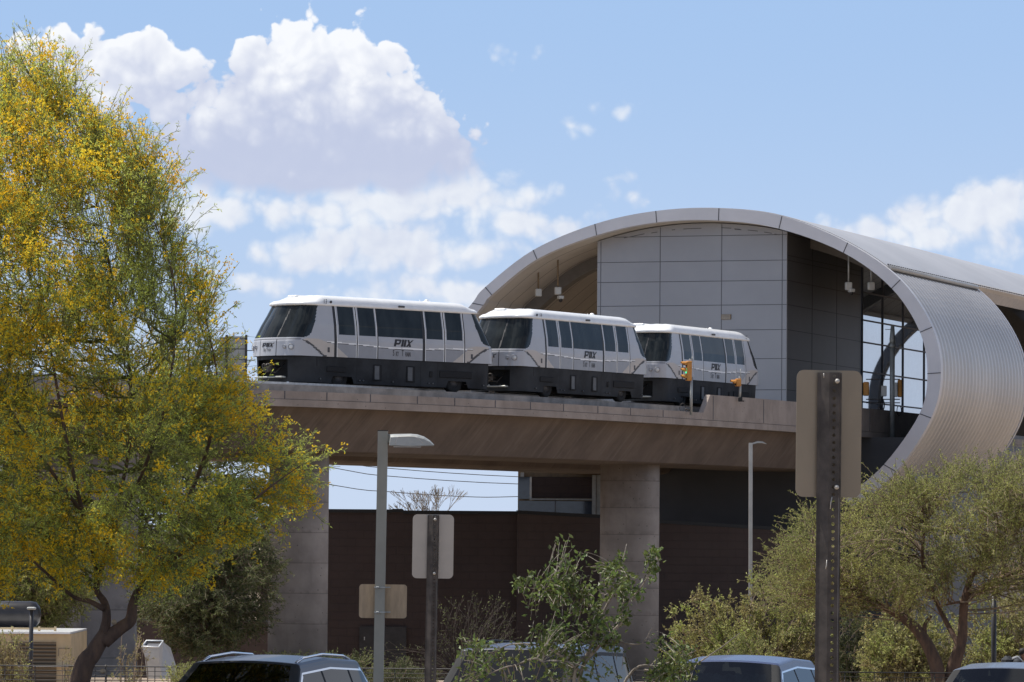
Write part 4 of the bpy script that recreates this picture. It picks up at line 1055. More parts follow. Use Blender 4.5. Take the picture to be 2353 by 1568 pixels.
def in_poly(u, v, poly):
    inside = np.zeros(len(u), bool); j = len(poly)-1
    for i in range(len(poly)):
        xi, yi = poly[i]; xj, yj = poly[j]
        c = ((yi > v) != (yj > v)) & (u < (xj-xi)*(v-yi)/(yj-yi+1e-12)+xi); inside ^= c; j = i
    return inside
def crown_points(poly, Y, depth, n, rng, shell=0.0):
    """points in a rounded volume whose outline, seen from the lot, is poly; depth shrinks towards the outline"""
    us = [p[0] for p in poly]; vs = [p[1] for p in poly]; P = []; pa = np.array(poly, float)
    seg = np.roll(pa, -1, 0)-pa
    while sum(len(q) for q in P) < n:
        u = rng.uniform(min(us), max(us), n*2); v = rng.uniform(min(vs), max(vs), n*2); k = in_poly(u, v, poly); u, v = u[k], v[k]
        d = np.full(len(u), 1e9)
        for a, s in zip(pa, seg):
            t = np.clip(((u-a[0])*s[0]+(v-a[1])*s[1])/max(s@s, 1e-9), 0, 1); d = np.minimum(d, np.hypot(u-a[0]-t*s[0], v-a[1]-t*s[1]))
        R = max(d.max(), 1); h = np.sqrt(np.clip(1-(1-np.clip(d/(R*0.85), 0, 1))**2, 0, 1))*depth
        q = rng.uniform(-1, 1, len(u)); q = np.sign(q)*np.abs(q)**(1-shell)
        Yk = Y+q*h
        X_ = np.array([at(a, b, c)[:] for a, b, c in zip(u, v, Yk)]); P.append(X_)
    return np.concatenate(P)[:n]
def spray_twigs(C, D, L, rng, nseg=3, bend=0.15):
    """curved twigs starting at C along D; returns node arrays (n, nseg+1, 3)"""
    n = len(C); out = [C]; d = unit(D); p = C
    for k in range(nseg):
        d = unit(d+rng.normal(size=(n, 3))*bend); p = p+d*(L/nseg); out.append(p)
    return np.stack(out, 1)

# ------------------------------------------------------------------ the flowering tree
rng = np.random.default_rng(7)
TY = 55.0
tree = thing('flowering_tree', 'large airy desert tree covered in small yellow flowers, filling the left side', 'tree', (at(180, 1568, TY).x, TY, ground_z(TY)))
def limb(mb, pts, rr, n=10, per=5):
    c = catmull([p if isinstance(p, Vector) else at(*p) for p in pts], per); r = np.interp(np.linspace(0, 1, len(c)), np.linspace(0, 1, len(rr)), rr); mb.tube(c, list(r), n); return c, r
px55 = TY/FPX
b = MB(); LM = []
base = at(180, 1568, TY); gb_ = Vector((base.x-0.25, TY, ground_z(TY)-0.1))
LM.append(limb(b, [gb_, (185, 1560, TY), (215, 1500, TY), (243, 1455, TY)], [q*0.66 for q in (0.24, 0.20, 0.17, 0.14)]))
LM.append(limb(b, [(236, 1470, TY), (245, 1420, TY), (240, 1385, TY+.1), (222, 1355, TY+.1), (222, 1300, TY), (190, 1180, TY-.3), (150, 1000, TY-.4), (110, 760, TY-.2), (70, 500, TY)], [q*0.66 for q in (0.12, 0.085, 0.075, 0.06, 0.05, 0.045, 0.035, 0.022, 0.01)]))
LM.append(limb(b, [(238, 1475, TY), (275, 1445, TY), (300, 1425, TY), (306, 1385, TY), (325, 1345, TY), (350, 1310, TY), (380, 1250, TY+.3), (430, 1150, TY+.3), (480, 1020, TY), (500, 880, TY), (470, 720, TY)], [q*0.66 for q in (0.15, 0.13, 0.12, 0.085, 0.075, 0.07, 0.055, 0.045, 0.035, 0.02, 0.01)]))
LM.append(limb(b, [(240, 1400, TY), (205, 1382, TY), (170, 1372, TY), (120, 1330, TY-.4), (40, 1250, TY-.8), (-60, 1120, TY-1)], [q*0.66 for q in (0.06, 0.045, 0.035, 0.03, 0.02, 0.01)]))
LM.append(limb(b, [(222, 1350, TY), (260, 1200, TY+.8), (300, 1000, TY+1.2), (290, 780, TY+1.2), (240, 560, TY+1), (200, 350, TY+.6)], [q*0.66 for q in (0.05, 0.045, 0.035, 0.028, 0.018, 0.008)]))
LM.append(limb(b, [(340, 1320, TY), (420, 1270, TY-.6), (520, 1200, TY-1), (620, 1120, TY-1), (690, 1070, TY-.8)], [q*0.66 for q in (0.05, 0.04, 0.03, 0.018, 0.008)]))
LM.append(limb(b, [(190, 1180, TY-.3), (60, 1000, TY-1), (-80, 760, TY-1.2), (-150, 500, TY-1)], [q*0.66 for q in (0.04, 0.03, 0.02, 0.01)]))
LM.append(limb(b, [(250, 1240, TY+.8), (330, 1080, TY-.9), (390, 880, TY-1.4), (400, 650, TY-1.2), (330, 450, TY-.8)], [q*0.66 for q in (0.04, 0.035, 0.025, 0.018, 0.008)]))
b.build('trunk', 'bark', tree)
b = MB()
for u, v in ((236, 1543), (262, 1430)):
    b.lathe(at(u, v, TY-.19), [(0.035, -0.02), (0.035, 0.015), (0.001, 0.02)], 10, rot=Matrix.Rotation(math.pi/2, 3, 'X'))
b.build('pruning_scar', 'sign_back_tan', tree)
POLY = [(-420, 300), (-300, 180), (-120, 140), (10, 130), (60, 170), (110, 140), (140, 195), (185, 195), (195, 260), (240, 300), (270, 330), (310, 375), (355, 395), (385, 430), (385, 490), (390, 550), (415, 620), (445, 680), (465, 735), (450, 790), (475, 840), (495, 890), (540, 945), (550, 1000), (600, 1050), (675, 1065), (705, 1095), (690, 1150), (700, 1190), (660, 1205), (600, 1215), (560, 1225), (520, 1215), (500, 1265), (430, 1290), (360, 1290), (290, 1275), (200, 1290), (110, 1280), (20, 1250), (-100, 1270), (-250, 1200), (-420, 1000)]
limbP = np.array([p[:] for c, r in LM[1:] for p in c]); limbR = np.concatenate([r for c, r in LM[1:]])
# branches: from the nearest lower limb point to a target
T = crown_points(POLY, TY, 2.6, 620, rng, 0.3)
st_ = []; nodes = []; ndir = []
for t in T:
    d = np.linalg.norm(limbP-t, axis=1)+np.where(limbP[:, 2] > t[2]-0.2, 3.0, 0)+rng.uniform(0, 0.5, len(limbP)); i = int(np.argmin(d)); a = limbP[i]
    m_ = (a+t)/2+np.array([0, 0, -0.12])*np.linalg.norm(t-a); ts = np.linspace(0, 1, 9)[:, None]
    cur = (1-ts)**2*a+2*ts*(1-ts)*m_+ts**2*t; cur[1:-1] += rng.normal(size=(7, 3))*0.02
    r0 = min(0.03, limbR[i]*0.8); rr_ = np.linspace(r0, 0.005, 9)
    st_.append((cur, rr_)); nodes.append(cur[3:]); ndir.append(np.gradient(cur, axis=0)[3:])
A_ = np.concatenate([c[:-1] for c, r in st_]); B_ = np.concatenate([c[1:] for c, r in st_]); RA = np.concatenate([r[:-1] for c, r in st_]); RB = np.concatenate([r[1:] for c, r in st_])
parts_ = [sticks_np(A_, B_, RA, RB)]
nodes = np.concatenate(nodes); ndir = unit(np.concatenate(ndir))
# twigs
k = 2.0
idx = rng.integers(0, len(nodes), 9500); C_ = nodes[idx]
outw = unit(C_-np.array([at(200, 1000, TY)[:]]))
D_ = unit(ndir[idx]*0.6+outw*0.8+rng.normal(size=(len(idx), 3))*0.34+np.array([0, 0, 0.36]))
# lower part of the crown hangs
low = (C_[:, 2] < at(0, 1080, TY).z)[:, None]; D_ = unit(np.where(low, D_+np.array([0, 0, -0.6]), D_))
Lt = rng.uniform(0.30, 0.85, (len(idx), 1))*np.where(low, 0.7, 1.0); TW = spray_twigs(C_, D_, Lt, rng, 4, 0.16)
parts_.append(sticks_np(TW[:, :-1].reshape(-1, 3), TW[:, 1:].reshape(-1, 3), 0.0042, 0.003))
# side twiglets and leaflets
S_n = 6; base_ = []; dirs = []
for s_ in range(S_n):
    t = rng.uniform(0.15, 1.0, (len(idx), 1)); f = t*4; i0_ = np.minimum(f.astype(int), 3)[:, 0]; fr = f-i0_[:, None]
    p = TW[np.arange(len(idx)), i0_]*(1-fr)+TW[np.arange(len(idx)), i0_+1]*fr; dd_ = unit(TW[np.arange(len(idx)), i0_+1]-TW[np.arange(len(idx)), i0_])
    base_.append(p); dirs.append(unit(dd_+rng.normal(size=p.shape)*0.65))
base_ = np.concatenate(base_); dirs = np.concatenate(dirs); e_ = base_+dirs*rng.uniform(0.07, 0.17, (len(base_), 1))
parts_.append(sticks_np(base_, e_, 0.0026, 0.0018))
v_, f_ = cat(parts_)
LP = []; LD = []
for s_ in range(4):
    t = rng.uniform(0.2, 1.0, (len(base_), 1)); LP.append(base_*(1-t)+e_*t); LD.append(unit(dirs+rng.normal(size=dirs.shape)*0.8))
LP = np.concatenate(LP); LD = np.concatenate(LD)
npmesh('branches', v_, f_, 'twig_green', tree)
v_, f_ = leaves_np(LP, LD, 0.052, 0.0125, rng); npmesh('crown', v_, f_, 'leaf_palo', tree)
# flowers: loose clusters near the twig ends, in drifts
def lump(P, s, ph):
    return (np.sin(P[:, 0]*s+ph)+np.sin(P[:, 1]*s*1.3+ph*2)+np.sin(P[:, 2]*s*1.1+ph*3)+np.sin((P[:, 0]+P[:, 2])*s*2.1+ph))/4
cand = TW[:, 2:].reshape(-1, 3); cand = cand[rng.permutation(len(cand))]
w = 0.45+0.75*lump(cand, 2.1, 1.3)+0.3*lump(cand, 6.0, 0.4); cand = cand[rng.uniform(0, 1, len(cand)) < w][:10500]
FP = []; FD = []
for c in cand:
    n_ = int(min(28, 2+rng.pareto(1.5)*4)); sp = 0.012+0.010*math.sqrt(n_)*rng.uniform(0.7, 1.3)
    q = c+rng.normal(size=(n_, 3))*sp*np.array([1, 1, 0.8])
    for z in range(3): FP.append(q); FD.append(rng.normal(size=(n_, 3)))
FP = np.concatenate(FP); FD = np.concatenate(FD)
v_, f_ = leaves_np(FP, FD, 0.027, 0.024, rng, 0.2); npmesh('blossom', v_, f_, 'flower', tree)

# ------------------------------------------------------------------ generic trees and shrubs
def bushy(name, label, cat_, poly, Y, depth, root, limbs, n_br, n_tw, twL, nl, leaf, lmat, tmat, seed, bmat='bark', up=0.3, group=None, twr=0.004, spread=0.6, hang=0.0, brr=0.02):
    rng = np.random.default_rng(seed); rz = ground_z(root[1])
    t = thing(name, label, cat_, (root[0], root[1], rz), 0, group)
    P_ = []; R_ = []
    b = MB()
    for pts, rr in limbs:
        pts = [Vector((root[0], root[1], rz-0.1)) if p is None else at(*p) for p in pts]
        c = catmull(pts, 5); r = np.interp(np.linspace(0, 1, len(c)), np.linspace(0, 1, len(rr)), rr); b.tube(c, list(r), 8); P_ += [p[:] for p in c[2:]]; R_ += list(r[2:])
    if limbs: b.build('trunk' if cat_ == 'tree' else 'stem', bmat, t)
    else: P_ = [(root[0], root[1], rz+0.05)]; R_ = [0.04]
    P_ = np.array(P_); R_ = np.array(R_)
    T = crown_points(poly, Y, depth, n_br, rng, 0.3); nodes = []; nd = []; A_ = []; B_ = []; RA = []; RB = []
    for q in T:
        d = np.linalg.norm(P_-q, axis=1)+np.where(P_[:, 2] > q[2]-0.1, 2.0, 0)+rng.uniform(0, 0.4, len(P_)); i = int(np.argmin(d)); a = P_[i]
        m_ = (a+q)/2+np.array([0, 0, 0.10])*np.linalg.norm(q-a)+rng.normal(size=3)*0.16*np.linalg.norm(q-a); ts = np.linspace(0, 1, 8)[:, None]
        cur = (1-ts)**2*a+2*ts*(1-ts)*m_+ts**2*q; r = np.linspace(min(brr, R_[i]), twr, 8)
        A_.append(cur[:-1]); B_.append(cur[1:]); RA.append(r[:-1]); RB.append(r[1:]); nodes.append(cur[4:]); nd.append(np.gradient(cur, axis=0)[4:])
    nodes = np.concatenate(nodes); nd = unit(np.concatenate(nd)); idx = rng.integers(0, len(nodes), n_tw); C_ = nodes[idx]
    cen = T.mean(0); outw = unit(C_-cen-np.array([0, 0, -0.3]))
    D_ = unit(nd[idx]*0.5+outw*0.5+rng.normal(size=(n_tw, 3))*spread+np.array([0, 0, up-hang]))
    TW = spray_twigs(C_, D_, rng.uniform(0.5, 1.0, (n_tw, 1))*twL, rng, 3, 0.2)
    v_, f_ = cat([sticks_np(np.concatenate(A_), np.concatenate(B_), np.concatenate(RA), np.concatenate(RB)), sticks_np(TW[:, :-1].reshape(-1, 3), TW[:, 1:].reshape(-1, 3), twr*0.9, twr*0.6)])
    npmesh('branches', v_, f_, tmat, t)
    LP = []; LD = []
    for s_ in range(nl):
        tt = rng.uniform(0.1, 1.0, (n_tw, 1)); f = tt*3; i0_ = np.minimum(f.astype(int), 2)[:, 0]; fr = f-i0_[:, None]; ar = np.arange(n_tw)
        p = TW[ar, i0_]*(1-fr)+TW[ar, i0_+1]*fr; d = unit(TW[ar, i0_+1]-TW[ar, i0_]); LP.append(p); LD.append(unit(d*0.6+rng.normal(size=p.shape)*0.7))
    v_, f_ = leaves_np(np.concatenate(LP), np.concatenate(LD), leaf[0], leaf[1], rng); npmesh('crown' if cat_ == 'tree' else 'foliage', v_, f_, lmat, t)
    return t
MY = 88.0
mx = at(2160, 1568, MY).x
bushy('olive_tree', 'wide olive green desert tree with dark forked trunk, right of the large sign post', 'tree',
      [(1775, 1310), (1800, 1240), (1830, 1235), (1850, 1170), (1900, 1180), (1950, 1140), (1975, 1160), (2010, 1105), (2060, 1120), (2090, 1095), (2130, 1110), (2165, 1060), (2210, 1075), (2260, 1050), (2300, 1085), (2340, 1062), (2380, 1100), (2450, 1060), (2600, 1110), (2680, 1250), (2600, 1360), (2450, 1370), (2353, 1370), (2300, 1340), (2250, 1365), (2200, 1340), (2160, 1375), (2080, 1395), (2030, 1370), (1980, 1400), (1900, 1420), (1870, 1380), (1820, 1410), (1770, 1370)],
      MY, 2.6, (mx, MY), [([None, (2156, 1560, MY), (2140, 1500, MY), (2105, 1445, MY), (2060, 1410, MY), (2020, 1390, MY), (1930, 1330, MY-.4), (1860, 1270, MY-.5)], [0.17, 0.15, 0.13, 0.11, 0.09, 0.07, 0.04, 0.02]),
                        ([(2188, 1566, MY+.1), (2192, 1530, MY+.1), (2210, 1470, MY), (2213, 1420, MY), (2218, 1375, MY), (2240, 1310, MY), (2300, 1240, MY-.3), (2350, 1180, MY)], [0.18, 0.15, 0.11, 0.10, 0.09, 0.06, 0.04, 0.02]),
                        ([(2212, 1500, MY), (2160, 1400, MY+.5), (2120, 1290, MY+.5), (2130, 1180, MY)], [0.06, 0.05, 0.04, 0.02]),
                        ([(2218, 1375, MY), (2300, 1330, MY+.5), (2420, 1270, MY+.3), (2520, 1200, MY)], [0.08, 0.06, 0.04, 0.02]),
                        ([(2125, 1460, MY), (2126, 1435, MY), (2140, 1415, MY)], [0.05, 0.04, 0.03]),
                        ([(2214, 1384, MY), (2190, 1386, MY-.1), (2160, 1395, MY-.1)], [0.03, 0.025, 0.015])],
      560, 6300, 0.72, 24, (0.058, 0.017), 'leaf_mesq', 'twig_brown', 11, up=0.35, twr=0.0055, brr=0.018)
bushy('hedge_shrub', 'sprawling leafy shrub with reddish stems, above and behind the blue car', 'shrub',
      [(1530, 1568), (1545, 1500), (1545, 1420), (1600, 1370), (1670, 1375), (1720, 1340), (1760, 1290), (1800, 1320), (1830, 1380), (1880, 1400), (1905, 1480), (1900, 1568), (1900, 1620), (1540, 1620)],
      92, 1.4, (at(1720, 1600, 92).x, 92.0), [], 260, 3000, 0.40, 12, (0.065, 0.042), 'leaf_bush', 'twig_brown', 12, up=0.4, twr=0.005)
bushy('hedge_shrub', 'bright green low shrub just above the blue car roof', 'shrub',
      [(1590, 1560), (1620, 1500), (1690, 1470), (1760, 1490), (1800, 1540), (1790, 1620), (1590, 1620)],
      86, 0.8, (at(1690, 1600, 86).x, 86.0), [], 160, 1500, 0.28, 16, (0.050, 0.020), 'leaf_mesq', 'twig_brown', 13, up=0.6)
bushy('hedge_shrub', 'broad leafy shrub between the olive tree trunk and the dark gap beside the large sign', 'shrub',
      [(1985, 1568), (1985, 1440), (2020, 1400), (2080, 1410), (2140, 1440), (2200, 1420), (2205, 1568), (2200, 1620), (1985, 1620)],
      97, 1.3, (at(2090, 1600, 97).x, 97.0), [], 220, 2300, 0.40, 12, (0.07, 0.045), 'leaf_bush', 'twig_brown', 14, up=0.3, twr=0.005)
bushy('hedge_shrub', 'broad leafy shrub at the far right behind the black pole and the walking person', 'shrub',
      [(2190, 1568), (2190, 1420), (2240, 1380), (2353, 1370), (2470, 1400), (2500, 1568), (2480, 1620), (2190, 1620)],
      99, 1.3, (at(2330, 1600, 99).x, 99.0), [], 260, 2800, 0.40, 12, (0.07, 0.040), 'leaf_bush', 'twig_brown', 15, up=0.3, twr=0.005)
bushy('dark_shrub', 'shadowy dark shrub filling the gap beside the large sign post', 'shrub',
      [(1890, 1568), (1890, 1440), (1930, 1400), (2000, 1400), (2030, 1470), (2020, 1568), (2000, 1610), (1890, 1610)],
      104, 1.0, (at(1950, 1600, 104).x, 104.0), [], 120, 1200, 0.35, 12, (0.07, 0.04), 'leaf_dark', 'twig_brown', 16)
# trees hanging over the low wall, left of the first round column
bushy('background_tree', 'dusky green tree hanging over the low wall, between the grey column and round column', 'tree',
      [(330, 1420), (330, 1330), (400, 1240), (500, 1200), (600, 1220), (640, 1290), (635, 1380), (610, 1440), (540, 1480), (470, 1500), (400, 1480), (370, 1440)],
      140, 3.0, (at(470, 1600, 140).x, 140.0), [([None, (470, 1480, 140), (480, 1380, 140), (500, 1290, 140)], [0.2, 0.14, 0.08, 0.03])],
      260, 4200, 0.75, 18, (0.12, 0.035), 'leaf_dark', 'twig_brown', 17, up=0.0, twr=0.008, brr=0.04)
bushy('background_tree', 'dusky green tree behind the flowering tree at the far left, above the tan building', 'tree',
      [(-160, 1400), (-160, 1220), (0, 1160), (120, 1180), (200, 1240), (215, 1340), (180, 1410), (90, 1440), (0, 1440)],
      158, 3.0, (at(60, 1600, 158).x, 158.0), [([None, (60, 1480, 158), (70, 1380, 158), (60, 1290, 158)], [0.2, 0.16, 0.1, 0.04])],
      260, 3800, 0.8, 18, (0.13, 0.04), 'leaf_mesq', 'twig_brown', 18, up=0.0, twr=0.008, brr=0.04)
# big trees left of the viaduct, closing the view below the flowering tree
bushy('background_tree', 'tall dim tree beyond the viaduct, seen through the lower flowering branches', 'tree',
      [(-200, 1420), (-260, 1150), (-100, 1010), (150, 990), (380, 1020), (560, 1080), (620, 1180), (620, 1330), (560, 1440), (300, 1460), (0, 1450)],
      232, 5.0, (at(250, 1500, 232).x, 232.0), [([None, (250, 1440, 232), (240, 1300, 232), (260, 1150, 232)], [0.35, 0.3, 0.2, 0.06])],
      320, 4600, 1.7, 16, (0.30, 0.10), 'leaf_dark', 'twig_brown', 19, up=0.2, twr=0.014, brr=0.08)
# small scrub at the left, in front of the tan building
bushy('scrub_plant', 'thin reddish flowering scrub in front of the tan building louvre', 'plant',
      [(-60, 1568), (-40, 1470), (20, 1455), (60, 1490), (75, 1540), (80, 1610), (-60, 1610)],
      100, 0.8, (at(20, 1600, 100).x, 100.0), [], 110, 700, 0.32, 9, (0.06, 0.03), 'leaf_bush', 'twig_brown', 20, up=0.5)
for i, (u, v, h, lab) in enumerate(((160, 1480, 40, 'upright thin weed before the grey column, left of the forked trunk'), (287, 1430, 90, 'tall spindly weed right of the forked trunk, by the grey column'), (318, 1450, 80, 'spindly weed with curled leaves, just left of the metal air scoop'))):
    pl = [(u-14, 1560), (u-16, v+30), (u-4, v), (u+8, v), (u+18, v+30), (u+14, 1560)]
    bushy('weed', lab, 'plant', pl, 84, 0.3, (at(u, 1600, 84).x, 84.0), [], 9, 60, 0.22, 5, (0.06, 0.02), 'leaf_bush', 'twig_brown', 30+i, up=0.7, group='weeds by the wire fence')
bushy('yellow_scrub', 'yellowish dry scrub between the air scoop and the navy car', 'plant',
      [(370, 1568), (385, 1545), (430, 1530), (475, 1520), (500, 1568), (490, 1600), (380, 1600)], 74, 0.5, (at(440, 1610, 74).x, 74.0), [], 70, 500, 0.22, 14, (0.05, 0.012), 'leaf_mesq', 'twig_brown', 34, up=0.8)
bushy('green_weeds', 'low dark green weeds at the fence, right of the navy car', 'plant',
      [(830, 1568), (850, 1545), (900, 1535), (960, 1530), (1000, 1540), (1010, 1600), (830, 1600)], 82, 0.6, (at(920, 1610, 82).x, 82.0), [], 120, 1100, 0.22, 14, (0.05, 0.016), 'leaf_dark', 'twig_brown', 36, up=0.8)
bushy('green_weeds', 'low dark weeds at the foot of the first round column', 'plant',
      [(560, 1568), (570, 1528), (640, 1515), (740, 1518), (850, 1512), (860, 1568), (850, 1600), (560, 1600)], 150, 1.0, (at(700, 1600, 150).x, 150.0), [], 200, 1500, 0.5, 10, (0.12, 0.05), 'leaf_dark', 'twig_brown', 37, up=0.6, twr=.007)
bushy('dry_scrub', 'brown leafless scrub at the foot of the dark wall, between lamp post and citrus bush', 'plant',
      [(820, 1568), (850, 1500), (990, 1470), (1010, 1400), (1080, 1370), (1170, 1390), (1200, 1470), (1190, 1568), (1190, 1600), (820, 1600)], 165, 1.5, (at(1060, 1560, 165).x, 165.0), [], 150, 1000, 0.6, 2, (0.10, 0.04), 'leaf_dark', 'twig_dark', 35, up=0.5, twr=0.008)
# bare tree far behind the brick building
rng = np.random.default_rng(5)
bt = thing('bare_tree', 'leafless pale branching treetop against the sky in the gap under the viaduct', 'tree', (at(990, 1300, 250).x, 250, ground_z(250)))
segs = []
def grow(p, d, L, r, depth, rnd):
    q = p+d*L; segs.append((p, q, r, r*0.75))
    if depth == 0: return
    for k in range(rnd.choice((2, 2, 3))):
        dd_ = (d+Vector((rnd.gauss(0, .30), rnd.gauss(0, .30), rnd.gauss(0.10, .15)))).normalized(); grow(q, dd_, L*rnd.uniform(.66, .9), r*0.68, depth-1, rnd)
rnd = random.Random(4)
for u0, dx0, u1 in ((985, -0.32, 935), (990, -0.05, 985), (995, 0.16, 1040)):
    p = at(u0, 1300, 250); grow(p, Vector((dx0, 0, 1)).normalized(), 1.12, 0.065, 6, rnd)
a_ = at(988, 1300, 250); segs.append((Vector((a_.x, 250, ground_z(250))), a_, 0.16, 0.10))
v_, f_ = sticks_np(np.array([s[0][:] for s in segs]), np.array([s[1][:] for s in segs]), np.array([max(s[2], .012) for s in segs]), np.array([max(s[3], .010) for s in segs]))
npmesh('branches', v_, f_, 'bark_pale', bt)

# citrus-like bush in front of the second car
rng = np.random.default_rng(21)
CY = 36.0
cb = thing('leafy_sapling', 'glossy green leafy sapling in front of the slate sport utility vehicle', 'sapling', (at(1320, 1600, CY).x, CY, ground_z(CY)))
b = MB(); CL = []
root = Vector((at(1330, 1600, CY).x, CY, ground_z(CY)-0.05))
for pts, rr in ((([root, (1330, 1568, CY), (1380, 1480, CY), (1440, 1410, CY), (1410, 1330, CY), (1430, 1290, CY), (1440, 1250, CY)]), [.03, .018, .016, .012, .009, .006, .003]),
                (([root, (1320, 1560, CY), (1352, 1500, CY), (1390, 1400, CY), (1420, 1350, CY), (1436, 1320, CY)]), [.03, .018, .015, .011, .007, .004]),
                (([(1395, 1440, CY), (1330, 1370, CY), (1250, 1355, CY), (1190, 1350, CY)]), [.008, .006, .004, .003]),
                (([(1430, 1400, CY), (1480, 1340, CY), (1500, 1290, CY), (1515, 1265, CY)]), [.008, .006, .004, .003]),
                (([(1330, 1540, CY), (1260, 1490, CY), (1180, 1480, CY), (1120, 1500, CY), (1060, 1470, CY)]), [.012, .008, .006, .004, .003]),
                (([root, (1260, 1540, CY-.3), (1180, 1530, CY-.3), (1120, 1550, CY-.3)]), [.02, .01, .006, .004]),
                (([(1400, 1470, CY), (1470, 1480, CY), (1500, 1440, CY)]), [.008, .005, .003]),
                (([root, (1440, 1560, CY+.2), (1520, 1530, CY+.2), (1590, 1500, CY+.2), (1600, 1495, CY+.2)]), [.02, .012, .007, .004, .003]),
                (([(1480, 1540, CY+.2), (1560, 1545, CY+.1), (1640, 1500, CY+.1), (1700, 1455, CY+.1)]), [.01, .007, .005, .003])):
    c, r = limb(b, pts, rr, 7, 6); CL += [p[:] for p in c]
b.build('stem', 'bark_pale', cb)
CL = np.array(CL)
polys = [([(1290, 1300), (1275, 1245), (1310, 1222), (1350, 1240), (1345, 1290), (1400, 1290), (1450, 1270), (1470, 1300), (1500, 1255), (1530, 1280), (1500, 1340), (1470, 1380), (1440, 1440), (1410, 1500), (1380, 1490), (1290, 1510), (1240, 1500), (1230, 1440), (1190, 1370), (1180, 1330), (1230, 1310)], 330),
         ([(1040, 1530), (1060, 1465), (1110, 1460), (1150, 1490), (1230, 1500), (1300, 1490), (1420, 1490), (1430, 1540), (1400, 1600), (1050, 1600)], 120),
         ([(1500, 1568), (1510, 1500), (1560, 1470), (1600, 1500), (1590, 1600), (1450, 1600)], 90)]
A_ = []; B_ = []; nodes = []; nd = []
for poly, n in polys:
    for q in crown_points(poly, CY, 0.5, n, rng):
        d = np.linalg.norm(CL-q, axis=1)+rng.uniform(0, .1, len(CL)); a = CL[int(np.argmin(d))]; ts = np.linspace(0, 1, 6)[:, None]; m_ = (a+q)/2+np.array([0, 0, .05])
        cur = (1-ts)**2*a+2*ts*(1-ts)*m_+ts**2*q; A_.append(cur[:-1]); B_.append(cur[1:]); nodes.append(cur[1:]); nd.append(np.gradient(cur, axis=0)[1:])
v_, f_ = sticks_np(np.concatenate(A_), np.concatenate(B_), 0.0032, 0.0024); npmesh('branches', v_, f_, 'bark_pale', cb)
nodes = np.concatenate(nodes); nd = unit(np.concatenate(nd)); idx = rng.integers(0, len(nodes), 3500)
P_ = nodes[idx]+rng.normal(size=(len(idx), 3))*0.022; D_ = unit(nd[idx]*.4+rng.normal(size=P_.shape)*.7+np.array([0, 0, .25]))
v_, f_ = leaves_np(P_, D_, 0.052, 0.031, rng, 0.3); npmesh('foliage', v_, f_, 'leaf_glossy', cb)

# dry grass and low ground cover by the fence
rng = np.random.default_rng(33)
n = 9000; gx = np.concatenate([rng.uniform(6.2, 9.2, n//2), rng.uniform(-9, 12, n//2)]); gy = rng.uniform(74, 84, n)
gx = gx*gy/79*0.97
P_ = np.stack([gx, gy, np.array([ground_z(y) for y in gy])], 1); hgt = np.where(gx > 5.5, 1.0, 0.35)[:, None]*rng.uniform(0.6, 1.15, (n, 1))
D_ = unit(rng.normal(size=(n, 3))*0.22+np.array([0, 0, 1])); v_, f_ = leaves_np(P_, D_*1.0, 1.0, 0.02, rng, 0.1)
V4 = v_.reshape(n, 4, 3); V4 = P_[:, None, :]+(V4-P_[:, None, :])*np.concatenate([np.ones((n, 2)), hgt], 1)[:, None, :]*np.array([1, 1, 1])
tag(npmesh('grass', V4.reshape(-1, 3), f_, 'grass_dry'), 'dry straw coloured grass along the wire fence', 'grass', None, 'stuff')

# ------------------------------------------------------------------ wire fence
FY = 80.0
fe = thing('wire_fence', 'low dark wire fence behind the parked cars', 'fence', (0, FY, ground_z(FY)))
b = MB(); ztop = at(300, 1532, FY).z
for k in range(13): b.tube([(-12, FY, ztop-0.085*k), (16, FY, ztop-0.085*k)], 0.012 if k == 0 else 0.006, 4)
b.build('wire_mesh', 'wire', fe)
b = MB()
x = -12.0
while x < 16: b.tube([(x, FY, ground_z(FY)), (x, FY, ztop)], 0.008, 4); x += 0.55
b.build('picket', 'wire', fe)
for x in (-10.6, -7.4, -4.2, -1.0, 2.2, 5.4, 8.6, 11.8):
    b = MB(); b.tube([(x, FY+.02, ground_z(FY)-.1), (x, FY+.02, ztop+.03)], 0.022, 6); b.build('post', 'wire', fe)

